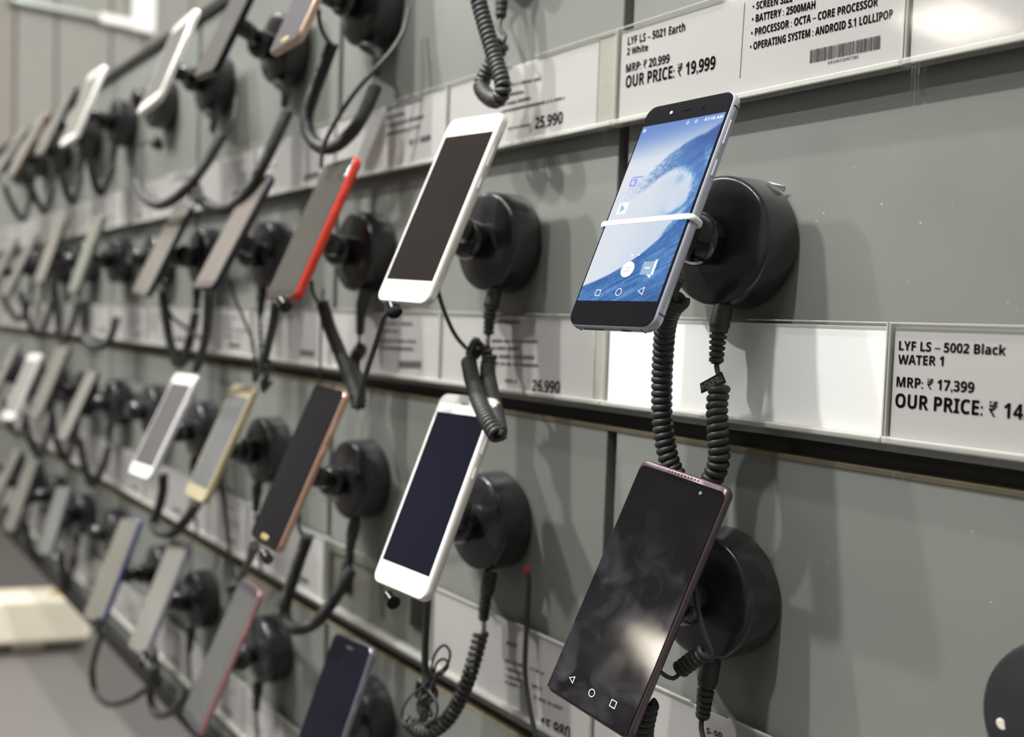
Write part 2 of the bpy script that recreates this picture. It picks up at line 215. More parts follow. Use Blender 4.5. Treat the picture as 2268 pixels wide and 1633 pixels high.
D = json.loads(r'''{"cam":{"R":[0.6010622612208584,0.798441663316378,0.03485783149658511],"U":[-0.059990549617974995,0.0015818919880984314,0.9981976916294043],"F":[-0.7969474838987836,0.6020701021461818,-0.04884976979561326],"f":2140},"phones":{"p1":{"R":[[0.9999,-0.00211,0.01367],[0.01334,0.40744,-0.91314],[-0.00364,0.91323,0.40743]],"pos":[-0.4141,-0.0885,1.2692],"w":0.0722,"h":0.155,"puck":[-0.414,1.255],"row":2},"p2":{"R":[[0.99026,0.08541,0.10998],[0.06619,0.40614,-0.91141],[-0.12251,0.90981,0.39653]],"pos":[-0.414,-0.0878,1.0395],"w":0.0703,"h":0.1568,"puck":[-0.414,1.028],"row":3},"w1":{"R":[[0.99632,0.00705,0.08546],[0.07575,0.39475,-0.91566],[-0.04019,0.91876,0.39276]],"pos":[-0.6392,-0.0934,1.2865],"w":0.068,"h":0.1642,"puck":[-0.667,1.266],"row":2},"w2":{"R":[[0.99965,-0.02323,-0.01235],[-0.00224,0.39262,-0.9197],[0.02621,0.91941,0.39243]],"pos":[-0.6222,-0.1014,1.0678],"w":0.077,"h":0.1594,"puck":[-0.667,1.028],"row":3},"red":{"R":[[0.99861,0.01715,-0.04981],[-0.05253,0.39651,-0.91653],[0.00404,0.91787,0.39686]],"pos":[-0.8766,-0.0907,1.2837],"w":0.0754,"h":0.1525,"puck":[-0.903,1.2661],"row":2},"r2slim":{"R":[[0.99896,0.01844,-0.04181],[-0.04565,0.4433,-0.89521],[0.00203,0.89618,0.44368]],"pos":[-1.0937,-0.0864,1.2918],"w":0.076,"h":0.1476,"puck":[-1.142,1.2708],"row":2},"r2c":{"R":[[0.99642,0.08343,0.01391],[-0.02012,0.39347,-0.91912],[-0.08216,0.91555,0.39373]],"pos":[-1.378,-0.0795,1.2834],"w":0.076,"h":0.1399,"puck":[-1.375,1.2755],"row":2},"r2green":{"R":[[0.9997,-0.01029,-0.02202],[-0.01792,0.30026,-0.95369],[0.01642,0.9538,0.29999]],"pos":[-1.7844,-0.0836,1.292],"w":0.076,"h":0.1445,"puck":[-1.825,1.2845],"row":2},"r2e":{"R":[[0.998,-0.04394,0.04547],[0.05669,0.30345,-0.95116],[0.02799,0.95183,0.30534]],"pos":[-2.1009,-0.0777,1.3071],"w":0.0772,"h":0.1355,"puck":[-2.06,1.2892],"row":2},"gold1":{"R":[[0.99899,0.01127,-0.04356],[-0.04453,0.38582,-0.9215],[0.00642,0.92251,0.38593]],"pos":[-0.8828,-0.0909,1.5242],"w":0.0753,"h":0.1529,"puck":[-0.903,1.518],"row":1},"dark1":{"R":[[0.99726,0.07392,0.00046],[-0.02799,0.38335,-0.92318],[-0.06841,0.92064,0.38437]],"pos":[-1.0998,-0.0902,1.5382],"w":0.0749,"h":0.1528,"puck":[-1.12,1.518],"row":1},"white1a":{"R":[[0.99204,-0.12589,0.00126],[0.04887,0.3759,-0.92537],[0.11602,0.91807,0.37906]],"pos":[-1.3238,-0.0933,1.5286],"w":0.0813,"h":0.1451,"puck":[-1.36,1.5192],"row":1},"white1b":{"R":[[0.9954,-0.07863,0.05468],[0.07889,0.34952,-0.9336],[0.0543,0.93362,0.35412]],"pos":[-1.7972,-0.0899,1.544],"w":0.0784,"h":0.1469,"puck":[-1.825,1.5285],"row":1},"r1c":{"R":[[0.99807,0.04007,0.04735],[0.02871,0.37828,-0.92525],[-0.05499,0.92482,0.3764]],"pos":[-2.0101,-0.0875,1.5517],"w":0.0762,"h":0.1482,"puck":[-2.06,1.5332],"row":1},"r1d":{"R":[[0.99775,0.03231,0.05872],[0.04021,0.41237,-0.91013],[-0.05361,0.91044,0.41014]],"pos":[-2.25,-0.0932,1.5341],"w":0.0767,"h":0.1529,"puck":[-2.3,1.538],"row":1},"r1e":{"R":[[0.99986,-0.00508,0.01606],[0.01665,0.4445,-0.89563],[-0.00259,0.89577,0.44452]],"pos":[-2.4817,-0.0972,1.5301],"w":0.0768,"h":0.1562,"puck":[-2.53,1.5426],"row":1},"white3":{"R":[[0.9989,-0.03628,0.02959],[0.04223,0.4257,-0.90388],[0.0202,0.90414,0.42677]],"pos":[-1.3072,-0.0953,1.046],"w":0.0797,"h":0.1499,"puck":[-1.375,1.028],"row":3},"gold3":{"R":[[0.999,0.00143,-0.04479],[-0.04148,0.4075,-0.91226],[0.01694,0.9132,0.40715]],"pos":[-1.121,-0.0866,1.0454],"w":0.0763,"h":0.1471,"puck":[-1.142,1.028],"row":3},"rose3":{"R":[[0.99842,0.04439,-0.03436],[-0.04898,0.38983,-0.91958],[-0.02742,0.91982,0.39139]],"pos":[-0.8664,-0.103,1.0544],"w":0.0741,"h":0.1645,"puck":[-0.903,1.028],"row":3},"r3c":{"R":[[1.0,0.0,0.0],[0.0,0.39073,-0.9205],[0.0,0.9205,0.39073]],"pos":[-1.855,-0.078,1.022],"w":0.07,"h":0.135,"puck":[-1.825,1.028],"row":3},"r3d":{"R":[[0.99556,-0.07317,0.05924],[0.08231,0.37102,-0.92497],[0.0457,0.92574,0.37539]],"pos":[-2.03,-0.0911,1.0512],"w":0.0781,"h":0.1486,"puck":[-2.06,1.028],"row":3},"r3e":{"R":[[0.99244,-0.07696,0.09563],[0.11716,0.36132,-0.92505],[0.03664,0.92926,0.3676]],"pos":[-2.27,-0.095,1.0249],"w":0.0791,"h":0.1507,"puck":[-2.3,1.028],"row":3},"blue4":{"R":[[0.98363,-0.17767,0.03003],[0.09864,0.39148,-0.91488],[0.15079,0.90287,0.4026]],"pos":[-1.5164,-0.1031,0.8039],"w":0.0785,"h":0.1586,"puck":[-1.555,0.78],"row":4},"silver4":{"R":[[0.99595,-0.08206,-0.03681],[-0.00159,0.3932,-0.91945],[0.08992,0.91578,0.39148]],"pos":[-1.3241,-0.0926,0.8091],"w":0.0753,"h":0.1545,"puck":[-1.375,0.78],"row":4},"pink4":{"R":[[0.99495,0.00775,-0.10009],[-0.09447,0.40955,-0.90738],[0.03396,0.91226,0.40821]],"pos":[-1.0529,-0.1047,0.8129],"w":0.0742,"h":0.1657,"puck":[-1.127,0.78],"row":4},"navy4":{"R":[[0.99714,-0.07397,-0.01528],[0.01513,0.39375,-0.91909],[0.074,0.91624,0.39374]],"pos":[-0.814,-0.0913,0.8182],"w":0.0754,"h":0.1531,"puck":[-0.877,0.78],"row":4},"r4d":{"R":[[0.988,-0.14007,0.06502],[0.10412,0.29329,-0.95034],[0.11404,0.94571,0.30436]],"pos":[-2.03,-0.078,0.7796],"w":0.078,"h":0.1343,"puck":[-2.06,0.78],"row":4},"r4e":{"R":[[0.99276,-0.09427,0.07438],[0.1005,0.31334,-0.94431],[0.06572,0.94495,0.32055]],"pos":[-2.24,-0.1,0.7974],"w":0.0779,"h":0.155,"puck":[-2.3,0.78],"row":4},"r2f":{"R":[[1.0,0.0,0.0],[0.0,0.39073,-0.9205],[0.0,0.9205,0.39073]],"pos":[-2.33,-0.09,1.285],"w":0.076,"h":0.152,"puck":[-2.3,1.29],"row":2},"r2g":{"R":[[1.0,0.0,0.0],[0.0,0.39073,-0.9205],[0.0,0.9205,0.39073]],"pos":[-2.56,-0.09,1.285],"w":0.076,"h":0.152,"puck":[-2.53,1.29],"row":2},"r3f":{"R":[[1.0,0.0,0.0],[0.0,0.39073,-0.9205],[0.0,0.9205,0.39073]],"pos":[-2.53,-0.09,1.035],"w":0.076,"h":0.152,"puck":[-2.53,1.028],"row":3},"r4f":{"R":[[1.0,0.0,0.0],[0.0,0.39073,-0.9205],[0.0,0.9205,0.39073]],"pos":[-2.5,-0.09,0.79],"w":0.076,"h":0.152,"puck":[-2.53,0.78],"row":4}},"bare":[[-2.76,1.545,"black wall mount at the far end of the top row"],[-2.76,1.03,"black wall mount at the far end of the third row"],[-2.76,0.78,"black wall mount at the far end of the bottom row"],[-0.189,1.021,"bare black wall mount with a white screw, bottom right corner"],[-0.667,1.538,"black wall mount above the topmost coiled cord"],[-1.6,1.53,"bare black wall mount between the two white phones of the top row"],[-1.6,1.28,"bare black wall mount with shiny ball joint in the middle row"],[-1.6,1.035,"bare black wall mount left of the silver and white phone"],[-1.83,0.79,"bare black wall mount left of the blue edged phone"]],"cords":{"p1":[{"t":"wire","p":[[-0.3988,-0.075,1.2275],[-0.4071,-0.072,1.2202],[-0.4103,-0.066,1.2155]],"r":0.002},{"t":"coil","p":[[-0.4088,-0.066,1.2166],[-0.4213,-0.06,1.2106],[-0.4308,-0.054,1.2005],[-0.4376,-0.048,1.1836],[-0.4415,-0.044,1.1629],[-0.4416,-0.042,1.1392],[-0.4383,-0.04,1.1188],[-0.4334,-0.038,1.106],[-0.4236,-0.036,1.0956],[-0.4103,-0.036,1.0963],[-0.4023,-0.036,1.1062],[-0.3978,-0.036,1.1182],[-0.3995,-0.036,1.1349],[-0.403,-0.034,1.1514],[-0.4033,-0.032,1.1641]],"R":0.0046,"r":0.0023,"seg":18,"n":9},{"t":"wire","p":[[-0.4033,-0.032,1.1638],[-0.4048,-0.031,1.1697],[-0.4087,-0.029,1.1743],[-0.4102,-0.028,1.1793]],"r":0.0017},{"t":"relief","p":[[-0.4097,-0.024,1.2155],[-0.4095,-0.028,1.1994],[-0.4105,-0.028,1.1776]]}],"p2":[{"t":"relief","p":[[-0.4064,-0.024,0.9885],[-0.406,-0.029,0.9683],[-0.4067,-0.03,0.95]]},{"t":"wire","p":[[-0.4067,-0.03,0.9506],[-0.4066,-0.031,0.9443],[-0.4,-0.034,0.9363]],"r":0.0017},{"t":"coil","p":[[-0.3983,-0.036,0.938],[-0.3947,-0.045,0.9238],[-0.403,-0.055,0.9144],[-0.4124,-0.07,0.926],[-0.4051,-0.085,0.9523],[-0.3988,-0.088,0.9746]],"R":0.0043,"r":0.0022,"seg":18,"n":9}],"p2s":[{"t":"wire","p":[[-0.3846,-0.068,1.0463],[-0.3815,-0.068,1.0348],[-0.3771,-0.066,1.0208],[-0.3728,-0.063,1.008],[-0.3746,-0.063,1.0031],[-0.3775,-0.063,1.006]],"r":0.0016},{"t":"coil","p":[[-0.3768,-0.064,1.0091],[-0.3849,-0.066,1.0016],[-0.3931,-0.068,0.9934]],"R":0.0038,"r":0.0016,"pitch":0.0034,"seg":18,"n":9},{"t":"wire","p":[[-0.3912,-0.07,0.9927],[-0.3917,-0.074,0.9897],[-0.392,-0.08,0.9917],[-0.3923,-0.086,0.996]],"r":0.0013}],"top2":[{"t":"relief","p":[[-0.662,-0.024,1.4985],[-0.6561,-0.028,1.467],[-0.6541,-0.03,1.4479]]},{"t":"wire","p":[[-0.6542,-0.03,1.4486],[-0.6493,-0.034,1.438],[-0.636,-0.038,1.4279],[-0.6359,-0.04,1.4218]],"r":0.0018},{"t":"coil","p":[[-0.6504,-0.06,1.469],[-0.6462,-0.055,1.4461],[-0.6385,-0.052,1.4238],[-0.631,-0.05,1.405],[-0.6216,-0.05,1.3875],[-0.6205,-0.05,1.3786],[-0.6292,-0.05,1.3741],[-0.6447,-0.048,1.3805],[-0.6557,-0.046,1.3898],[-0.6527,-0.044,1.3995],[-0.6448,-0.042,1.4103],[-0.6371,-0.04,1.4216]],"R":0.0046,"r":0.0021,"seg":18,"n":9},{"t":"wire","r":0.0018,"p":[[-0.6504,-0.06,1.469],[-0.69,-0.058,1.525],[-0.668,-0.058,1.536]]}],"w1":[{"t":"relief","p":[[-0.6575,-0.024,1.2265],[-0.6562,-0.029,1.2076],[-0.6549,-0.031,1.188]]},{"t":"wire","p":[[-0.6549,-0.031,1.1887],[-0.6488,-0.036,1.1814],[-0.632,-0.045,1.1739]],"r":0.0018},{"t":"wire","p":[[-0.6581,-0.082,1.2292],[-0.6583,-0.078,1.2168],[-0.659,-0.07,1.2006],[-0.66,-0.06,1.1861],[-0.6517,-0.055,1.1766]],"r":0.0018},{"t":"knot","p":[-0.6416,-0.05,1.1785],"size":0.013,"seed":3},{"t":"coil","p":[[-0.6435,-0.058,1.1667],[-0.626,-0.066,1.1533],[-0.5981,-0.078,1.1381],[-0.5716,-0.088,1.1258],[-0.5571,-0.09,1.1166]],"R":0.0046,"r":0.0019,"seg":18,"n":9},{"t":"coil","p":[[-0.5631,-0.084,1.1176],[-0.5876,-0.07,1.1303],[-0.6123,-0.058,1.1471],[-0.6279,-0.05,1.1603],[-0.6306,-0.046,1.1739]],"R":0.0044,"r":0.0019,"seg":18,"n":9}],"w1p":[{"t":"plug","p":[[-0.6581,-0.122,1.2093],[-0.6501,-0.124,1.2037]],"r":0.0062},{"t":"wire","p":[[-0.6585,-0.124,1.2043],[-0.6703,-0.122,1.1989],[-0.6871,-0.117,1.1842],[-0.7159,-0.108,1.1626],[-0.7429,-0.1,1.1397],[-0.7659,-0.092,1.1177]],"r":0.0024}],"red":[{"t":"relief","p":[[-0.8832,-0.024,1.2266],[-0.8839,-0.028,1.2047],[-0.8817,-0.03,1.1807]]},{"t":"wire","p":[[-0.8818,-0.03,1.1816],[-0.8785,-0.032,1.1743],[-0.8677,-0.035,1.1674]],"r":0.0018},{"t":"coil","p":[[-0.887,-0.07,1.2113],[-0.8799,-0.066,1.1899],[-0.8669,-0.062,1.168],[-0.8503,-0.06,1.1466],[-0.8323,-0.06,1.1268],[-0.8243,-0.06,1.1136]],"R":0.0048,"r":0.0021},{"t":"coil","p":[[-0.83,-0.056,1.1147],[-0.8479,-0.048,1.1312],[-0.8733,-0.04,1.1443],[-0.8797,-0.036,1.1563],[-0.8678,-0.035,1.1683]],"R":0.0048,"r":0.0021},{"t":"wire","p":[[-0.8962,-0.078,1.2335],[-0.8977,-0.075,1.221],[-0.8932,-0.072,1.213],[-0.887,-0.07,1.2104]],"r":0.0018},{"t":"wire","p":[[-0.927,-0.05,1.2269],[-0.9299,-0.05,1.2033],[-0.9403,-0.045,1.1651],[-0.9495,-0.04,1.1259]],"r":0.0013}],"redp":[{"t":"plug","p":[[-0.8646,-0.122,1.2111],[-0.8548,-0.123,1.206]],"r":0.0062},{"t":"wire","p":[[-0.8861,-0.12,1.2111],[-0.8913,-0.118,1.2015],[-0.91,-0.112,1.1871],[-0.9486,-0.1,1.1664],[-0.9762,-0.092,1.1486]],"r":0.0045},{"t":"knot","p":[-0.9906,-0.088,1.1469],"size":0.02,"seed":5},{"t":"knot","p":[-0.9985,-0.08,1.1228],"size":0.012,"seed":6}],"r2slim":[{"t":"plug","p":[[-1.0624,-0.122,1.2217],[-1.0744,-0.118,1.2103]],"r":0.006},{"t":"wire","p":[[-1.069,-0.12,1.2133],[-1.0933,-0.112,1.194],[-1.1334,-0.1,1.1696],[-1.1721,-0.092,1.1436],[-1.2066,-0.086,1.126]],"r":0.0055},{"t":"wire","p":[[-1.1013,-0.085,1.2367],[-1.1062,-0.075,1.2135],[-1.1105,-0.06,1.1845],[-1.1103,-0.05,1.1605],[-1.1037,-0.05,1.1419]],"r":0.0017}],"r2c":[{"t":"wire","p":[[-1.3385,-0.085,1.2398],[-1.3674,-0.075,1.2157],[-1.3879,-0.06,1.1907],[-1.3593,-0.05,1.1757],[-1.314,-0.045,1.1627]],"r":0.0025}],"w2":[{"t":"relief","p":[[-0.6498,-0.024,0.9885],[-0.6493,-0.029,0.9649],[-0.6495,-0.03,0.9477]]},{"t":"wire","p":[[-0.6496,-0.03,0.9488],[-0.643,-0.034,0.9444],[-0.6385,-0.038,0.9406]],"r":0.0019},{"t":"coil","p":[[-0.6383,-0.04,0.9421],[-0.6391,-0.045,0.9227],[-0.6418,-0.05,0.902],[-0.6498,-0.055,0.8794],[-0.6584,-0.06,0.8641],[-0.6709,-0.065,0.853],[-0.6876,-0.068,0.8484],[-0.7009,-0.07,0.8519]],"R":0.0046,"r":0.002,"pitch":0.0052,"seg":18,"n":9},{"t":"wire","p":[[-0.6464,-0.088,0.9788],[-0.6567,-0.082,0.956],[-0.6622,-0.079,0.9314],[-0.6642,-0.077,0.9096],[-0.6611,-0.076,0.9002]],"r":0.0032},{"t":"knot","p":[-0.6643,-0.075,0.8921],"size":0.014,"seed":9},{"t":"knot","p":[-0.673,-0.072,0.8732],"size":0.012,"seed":10},{"t":"wire","p":[[-0.6565,-0.076,0.9062],[-0.6552,-0.076,0.9187],[-0.649,-0.076,0.9303],[-0.638,-0.076,0.938],[-0.6299,-0.076,0.9345],[-0.6326,-0.076,0.9249],[-0.6434,-0.076,0.9149],[-0.6532,-0.076,0.908]],"r":0.0011},{"t":"wire","p":[[-0.6564,-0.074,0.9096],[-0.6515,-0.074,0.9194],[-0.641,-0.074,0.9256],[-0.6349,-0.074,0.9223],[-0.643,-0.074,0.9131],[-0.6549,-0.074,0.9078]],"r":0.0011},{"t":"wire","p":[[-0.6601,-0.08,0.8983],[-0.6821,-0.08,0.8814],[-0.6945,-0.08,0.8635],[-0.688,-0.08,0.8557],[-0.6688,-0.08,0.8649],[-0.6604,-0.08,0.8793]],"r":0.0011},{"t":"wire","p":[[-0.6546,-0.079,0.8961],[-0.6419,-0.079,0.8892],[-0.6433,-0.079,0.8776],[-0.6545,-0.079,0.8698]],"r":0.0011}],"w2red":[{"t":"tip","p":[[-0.6143,-0.014,0.9994],[-0.6122,-0.014,0.9954]],"r":0.0024},{"t":"wire","p":[[-0.6123,-0.014,0.9961],[-0.6091,-0.015,0.9843],[-0.6083,-0.016,0.9622],[-0.6054,-0.019,0.9374],[-0.6022,-0.021,0.9164],[-0.5969,-0.021,0.8959],[-0.5887,-0.021,0.8766],[-0.5803,-0.021,0.8614]],"r":0.0021}],"w2p":[{"t":"plug","p":[[-0.639,-0.128,0.985],[-0.6285,-0.13,0.9831]],"r":0.0055}],"rose3":[{"t":"relief","p":[[-0.8921,-0.024,0.9885],[-0.8909,-0.029,0.9629],[-0.8888,-0.031,0.9413]]},{"t":"wire","p":[[-0.8889,-0.031,0.9422],[-0.8829,-0.034,0.9383],[-0.8749,-0.036,0.9357]],"r":0.0018},{"t":"coil","p":[[-0.9248,-0.062,0.9677],[-0.9432,-0.062,0.9388],[-0.9642,-0.062,0.9045],[-0.978,-0.062,0.8761],[-0.9677,-0.062,0.8628],[-0.9401,-0.062,0.865],[-0.9098,-0.057,0.8798],[-0.8889,-0.05,0.9046],[-0.8787,-0.042,0.9272],[-0.8751,-0.036,0.9394]],"R":0.0048,"r":0.0021},{"t":"wire","p":[[-0.8951,-0.085,0.9982],[-0.9182,-0.075,0.9813],[-0.9306,-0.066,0.9699],[-0.9247,-0.062,0.9668]],"r":0.0018}],"rose3p":[{"t":"plug","p":[[-0.8748,-0.13,0.9674],[-0.8635,-0.131,0.9648]],"r":0.0055},{"t":"wire","p":[[-0.8824,-0.138,0.9756],[-0.9511,-0.112,0.9479],[-1.0557,-0.075,0.9077],[-1.1498,-0.045,0.8673]],"r":0.0045},{"t":"knot","p":[-1.1594,-0.048,0.8539],"size":0.02,"seed":12},{"t":"knot","p":[-1.1434,-0.045,0.8329],"size":0.014,"seed":13}],"gold1":[{"t":"relief","p":[[-0.903,-0.024,1.4785],[-0.8628,-0.028,1.4601],[-0.8634,-0.03,1.4386]]},{"t":"wire","p":[[-0.8635,-0.03,1.44],[-0.8595,-0.033,1.433],[-0.85,-0.036,1.4247]],"r":0.0018},{"t":"coil","p":[[-0.8969,-0.062,1.4701],[-0.9151,-0.062,1.4503],[-0.9368,-0.062,1.4267],[-0.9507,-0.062,1.4047],[-0.9408,-0.062,1.3833],[-0.9125,-0.062,1.3696],[-0.8864,-0.058,1.3701],[-0.8612,-0.053,1.383],[-0.8523,-0.045,1.4026],[-0.8509,-0.036,1.4257]],"R":0.0048,"r":0.0021},{"t":"wire","p":[[-0.9014,-0.075,1.5029],[-0.907,-0.071,1.4917],[-0.9065,-0.066,1.4802],[-0.8969,-0.062,1.4692]],"r":0.0022}],"gold1b":[{"t":"wire","p":[[-0.82,-0.02,1.496],[-0.8118,-0.03,1.4708],[-0.8111,-0.042,1.4506],[-0.8196,-0.055,1.4318],[-0.8356,-0.065,1.4139],[-0.8601,-0.07,1.3934],[-0.8799,-0.074,1.3715],[-0.886,-0.075,1.3567],[-0.8853,-0.076,1.3446]],"r":0.0022}],"dark1":[{"t":"relief","p":[[-1.12,-0.024,1.4785],[-1.0858,-0.028,1.4621],[-1.084,-0.03,1.4415]]},{"t":"wire","p":[[-1.084,-0.03,1.4426],[-1.0742,-0.033,1.4354],[-1.0609,-0.037,1.4276]],"r":0.002},{"t":"coil","p":[[-1.0586,-0.037,1.4303],[-1.0573,-0.05,1.4],[-1.0668,-0.06,1.3717],[-1.0906,-0.066,1.3449],[-1.1318,-0.066,1.3298],[-1.1763,-0.066,1.3265],[-1.2411,-0.06,1.3352],[-1.2954,-0.055,1.3493]],"R":0.005,"r":0.0022},{"t":"knot","p":[-1.2882,-0.06,1.3542],"size":0.022,"seed":15}],"white1a":[{"t":"relief","p":[[-1.36,-0.024,1.4797],[-1.3222,-0.028,1.465],[-1.3225,-0.03,1.4451]]},{"t":"wire","p":[[-1.3226,-0.03,1.4463],[-1.3033,-0.033,1.436],[-1.2711,-0.036,1.429]],"r":0.002},{"t":"coil","p":[[-1.2433,-0.045,1.4265],[-1.2503,-0.062,1.3915],[-1.2638,-0.078,1.363],[-1.3202,-0.08,1.3487],[-1.3885,-0.08,1.3454],[-1.4597,-0.078,1.3614],[-1.5302,-0.07,1.391]],"R":0.0048,"r":0.0022},{"t":"wire","p":[[-1.5326,-0.07,1.3913],[-1.558,-0.062,1.425],[-1.5731,-0.052,1.4545],[-1.5311,-0.05,1.4565],[-1.4926,-0.05,1.4449]],"r":0.0018},{"t":"knot","p":[-1.4971,-0.05,1.4468],"size":0.016,"seed":16},{"t":"wire","p":[[-1.2612,-0.02,1.4839],[-1.243,-0.03,1.4519],[-1.2494,-0.038,1.4307],[-1.2686,-0.044,1.4182]],"r":0.002}],"white3":[{"t":"coil","p":[[-1.3659,-0.075,0.969],[-1.3762,-0.072,0.9416],[-1.4017,-0.07,0.9111],[-1.4219,-0.07,0.8909],[-1.3959,-0.07,0.8807],[-1.3358,-0.07,0.89],[-1.281,-0.07,0.9192],[-1.2367,-0.07,0.9494]],"R":0.0046,"r":0.0022}],"gold3":[{"t":"wire","p":[[-1.1309,-0.08,1.0014],[-1.1473,-0.07,0.9732],[-1.173,-0.055,0.9333],[-1.1881,-0.045,0.8945],[-1.1834,-0.04,0.854]],"r":0.0024}],"r2green":[{"t":"coil","p":[[-1.8803,-0.06,1.2113],[-1.8871,-0.06,1.1535],[-1.8403,-0.06,1.133],[-1.7601,-0.06,1.133],[-1.7421,-0.05,1.1502],[-1.7479,-0.04,1.1814]],"R":0.0048,"r":0.0022}],"blue4":[{"t":"plug","p":[[-1.4759,-0.13,0.7357],[-1.453,-0.13,0.7313]],"r":0.009},{"t":"wire","p":[[-1.4481,-0.13,0.7333],[-1.4944,-0.128,0.6893],[-1.5308,-0.125,0.643],[-1.5283,-0.12,0.6113],[-1.4758,-0.115,0.6106],[-1.3898,-0.11,0.6443],[-1.3505,-0.1,0.6696]],"r":0.0045}],"silver4":[{"t":"plug","p":[[-1.2844,-0.125,0.7451],[-1.2709,-0.123,0.7368]],"r":0.008},{"t":"wire","p":[[-1.2711,-0.123,0.7398],[-1.2534,-0.12,0.7297],[-1.276,-0.115,0.6914],[-1.2662,-0.11,0.6694],[-1.2322,-0.105,0.6791],[-1.2077,-0.1,0.6995],[-1.2116,-0.095,0.7147]],"r":0.005},{"t":"knot","p":[-1.2884,-0.11,0.7168],"size":0.024,"seed":18}]},"flag":[[-0.4184,-0.0335,1.1645],[-0.4011,-0.0335,1.1733],[-0.397,-0.0335,1.1666],[-0.4169,-0.0335,1.1582]],"tape":[[-0.3928,-0.008,1.293],[-0.3827,-0.004,1.2897],[-0.3843,-0.003,1.2866],[-0.3886,-0.008,1.2909]],"textA1":[{"s":"LYF LS \u2013 5021 Earth","a":[-0.5231,1.4032],"w":0.056,"tilt":-0.0286,"cap":0.0057,"bold":1},{"s":"2 White","a":[-0.5236,1.3962],"w":0.0215,"tilt":-0.0465,"cap":0.005,"bold":1},{"s":"MRP: \u20b9 20,999","a":[-0.5239,1.3837],"w":0.0434,"tilt":-0.0207,"cap":0.0061,"bold":1},{"s":"OUR PRICE: \u20b9 19,999","a":[-0.5236,1.3726],"w":0.085,"tilt":-0.0212,"cap":0.0087,"bold":1},{"s":"\u2022 SCREEN SIZE","a":[-0.4096,1.4021],"w":0.0303,"tilt":-0.0627,"cap":0.0046,"bold":1},{"s":"\u2022 BATTERY : 2500MAH","a":[-0.4098,1.3941],"w":0.0473,"tilt":-0.0402,"cap":0.0047,"bold":1},{"s":"\u2022 PROCESSOR : OCTA \u2013 CORE PROCESSOR","a":[-0.4099,1.3856],"w":0.0891,"tilt":-0.018,"cap":0.0047,"bold":1},{"s":"\u2022 OPERATING SYSTEM : ANDROID 5.1 LOLLIPOP","a":[-0.4103,1.377],"w":0.0991,"tilt":-0.0192,"cap":0.0048,"bold":1},{"s":"6934933097780","a":[-0.3516,1.3572],"w":0.0202,"tilt":-0.0149,"cap":0.002,"bold":0}],"textB2":[{"s":"LYF LS \u2013 5002 Black","a":[-0.2965,1.1917],"w":0.0583,"tilt":-0.0017,"cap":0.0051,"bold":1},{"s":"WATER 1","a":[-0.2966,1.184],"w":0.0261,"tilt":0.0153,"cap":0.0052,"bold":1},{"s":"MRP: \u20b9 17,399","a":[-0.2968,1.1715],"w":0.0436,"tilt":0.0,"cap":0.0056,"bold":1},{"s":"OUR PRICE: \u20b9 14,","a":[-0.2969,1.1602],"w":0.0707,"tilt":0.0,"cap":0.0077,"bold":1}],"textA0":[{"s":"25,990","a":[-0.6295,1.3574],"w":0.0353,"tilt":-0.0057,"cap":0.0095,"bold":1}],"textB0":[{"s":"26,990","a":[-0.6205,1.1432],"w":0.0351,"tilt":0.037,"cap":0.0098,"bold":1}],"textC0":[{"s":"15,980","a":[-0.5941,0.8696],"w":0.0368,"tilt":0.1304,"cap":0.0109,"bold":1}],"textC1":[{"s":"S\u201350","a":[-0.4204,0.9308],"w":0.0132,"tilt":0.0985,"cap":0.0037,"bold":1}],"dashA0":[[-0.6789,1.3986,-0.6234,1.396,0.0022],[-0.6784,1.3907,-0.646,1.3891,0.0024],[-0.678,1.3826,-0.6363,1.3825,0.0026],[-0.6777,1.3774,-0.5918,1.3756,0.0022],[-0.6668,1.3618,-0.6366,1.3611,0.0017]],"dashA0b":[[-0.8737,1.4095,-0.8059,1.4086,0.0026],[-0.8756,1.4005,-0.8367,1.4,0.0028],[-0.8751,1.3923,-0.8028,1.3917,0.0028],[-0.8746,1.3835,-0.8097,1.3833,0.0028],[-0.8282,1.3685,-0.789,1.3686,0.0057]],"dashB0":[[-0.675,1.1977,-0.6393,1.1977,0.003],[-0.6798,1.1811,-0.6152,1.1828,0.0027],[-0.6794,1.1749,-0.6381,1.1761,0.0027],[-0.6847,1.1672,-0.6195,1.1693,0.0034],[-0.6873,1.1614,-0.614,1.1633,0.0027],[-0.6581,1.1478,-0.6418,1.1482,0.003]],"dashB0b":[[-0.8743,1.1917,-0.8131,1.1923,0.0032],[-0.8739,1.1838,-0.8368,1.1845,0.0032],[-0.8794,1.1736,-0.8048,1.1754,0.0032],[-0.879,1.1665,-0.8098,1.1676,0.0036],[-0.8367,1.1496,-0.7939,1.1518,0.0069]],"dashC0":[[-0.6434,0.9255,-0.6288,0.9266,0.0033],[-0.6446,0.9101,-0.6206,0.9124,0.0033],[-0.6443,0.9036,-0.6202,0.9057,0.003],[-0.6439,0.8972,-0.6198,0.8998,0.0029],[-0.6436,0.8917,-0.6195,0.8945,0.0029],[-0.6104,0.9143,-0.5906,0.9151,0.0024],[-0.6068,0.9009,-0.5926,0.902,0.0025],[-0.6034,0.8921,-0.5677,0.8946,0.0028]],"barcode":[[-0.3645,1.368],[-0.3178,1.367],[-0.3177,1.3596],[-0.3645,1.3603]],"divider":[[-0.4162,1.4082],[-0.4174,1.3608]],"xcards":{"A":[-0.5296,-0.3018],"B":[-0.5204,-0.3005]},"cut":{"A":-0.5546,"B":-0.5461}}''')
ZC = 1.2
PLASTIC = mat('black_plastic', (44, 44, 46), .24, noise=.2, nscale=120, coat=.35)
GLOSSB = mat('gloss_black_plastic', (20, 20, 21), .1, coat=.5)
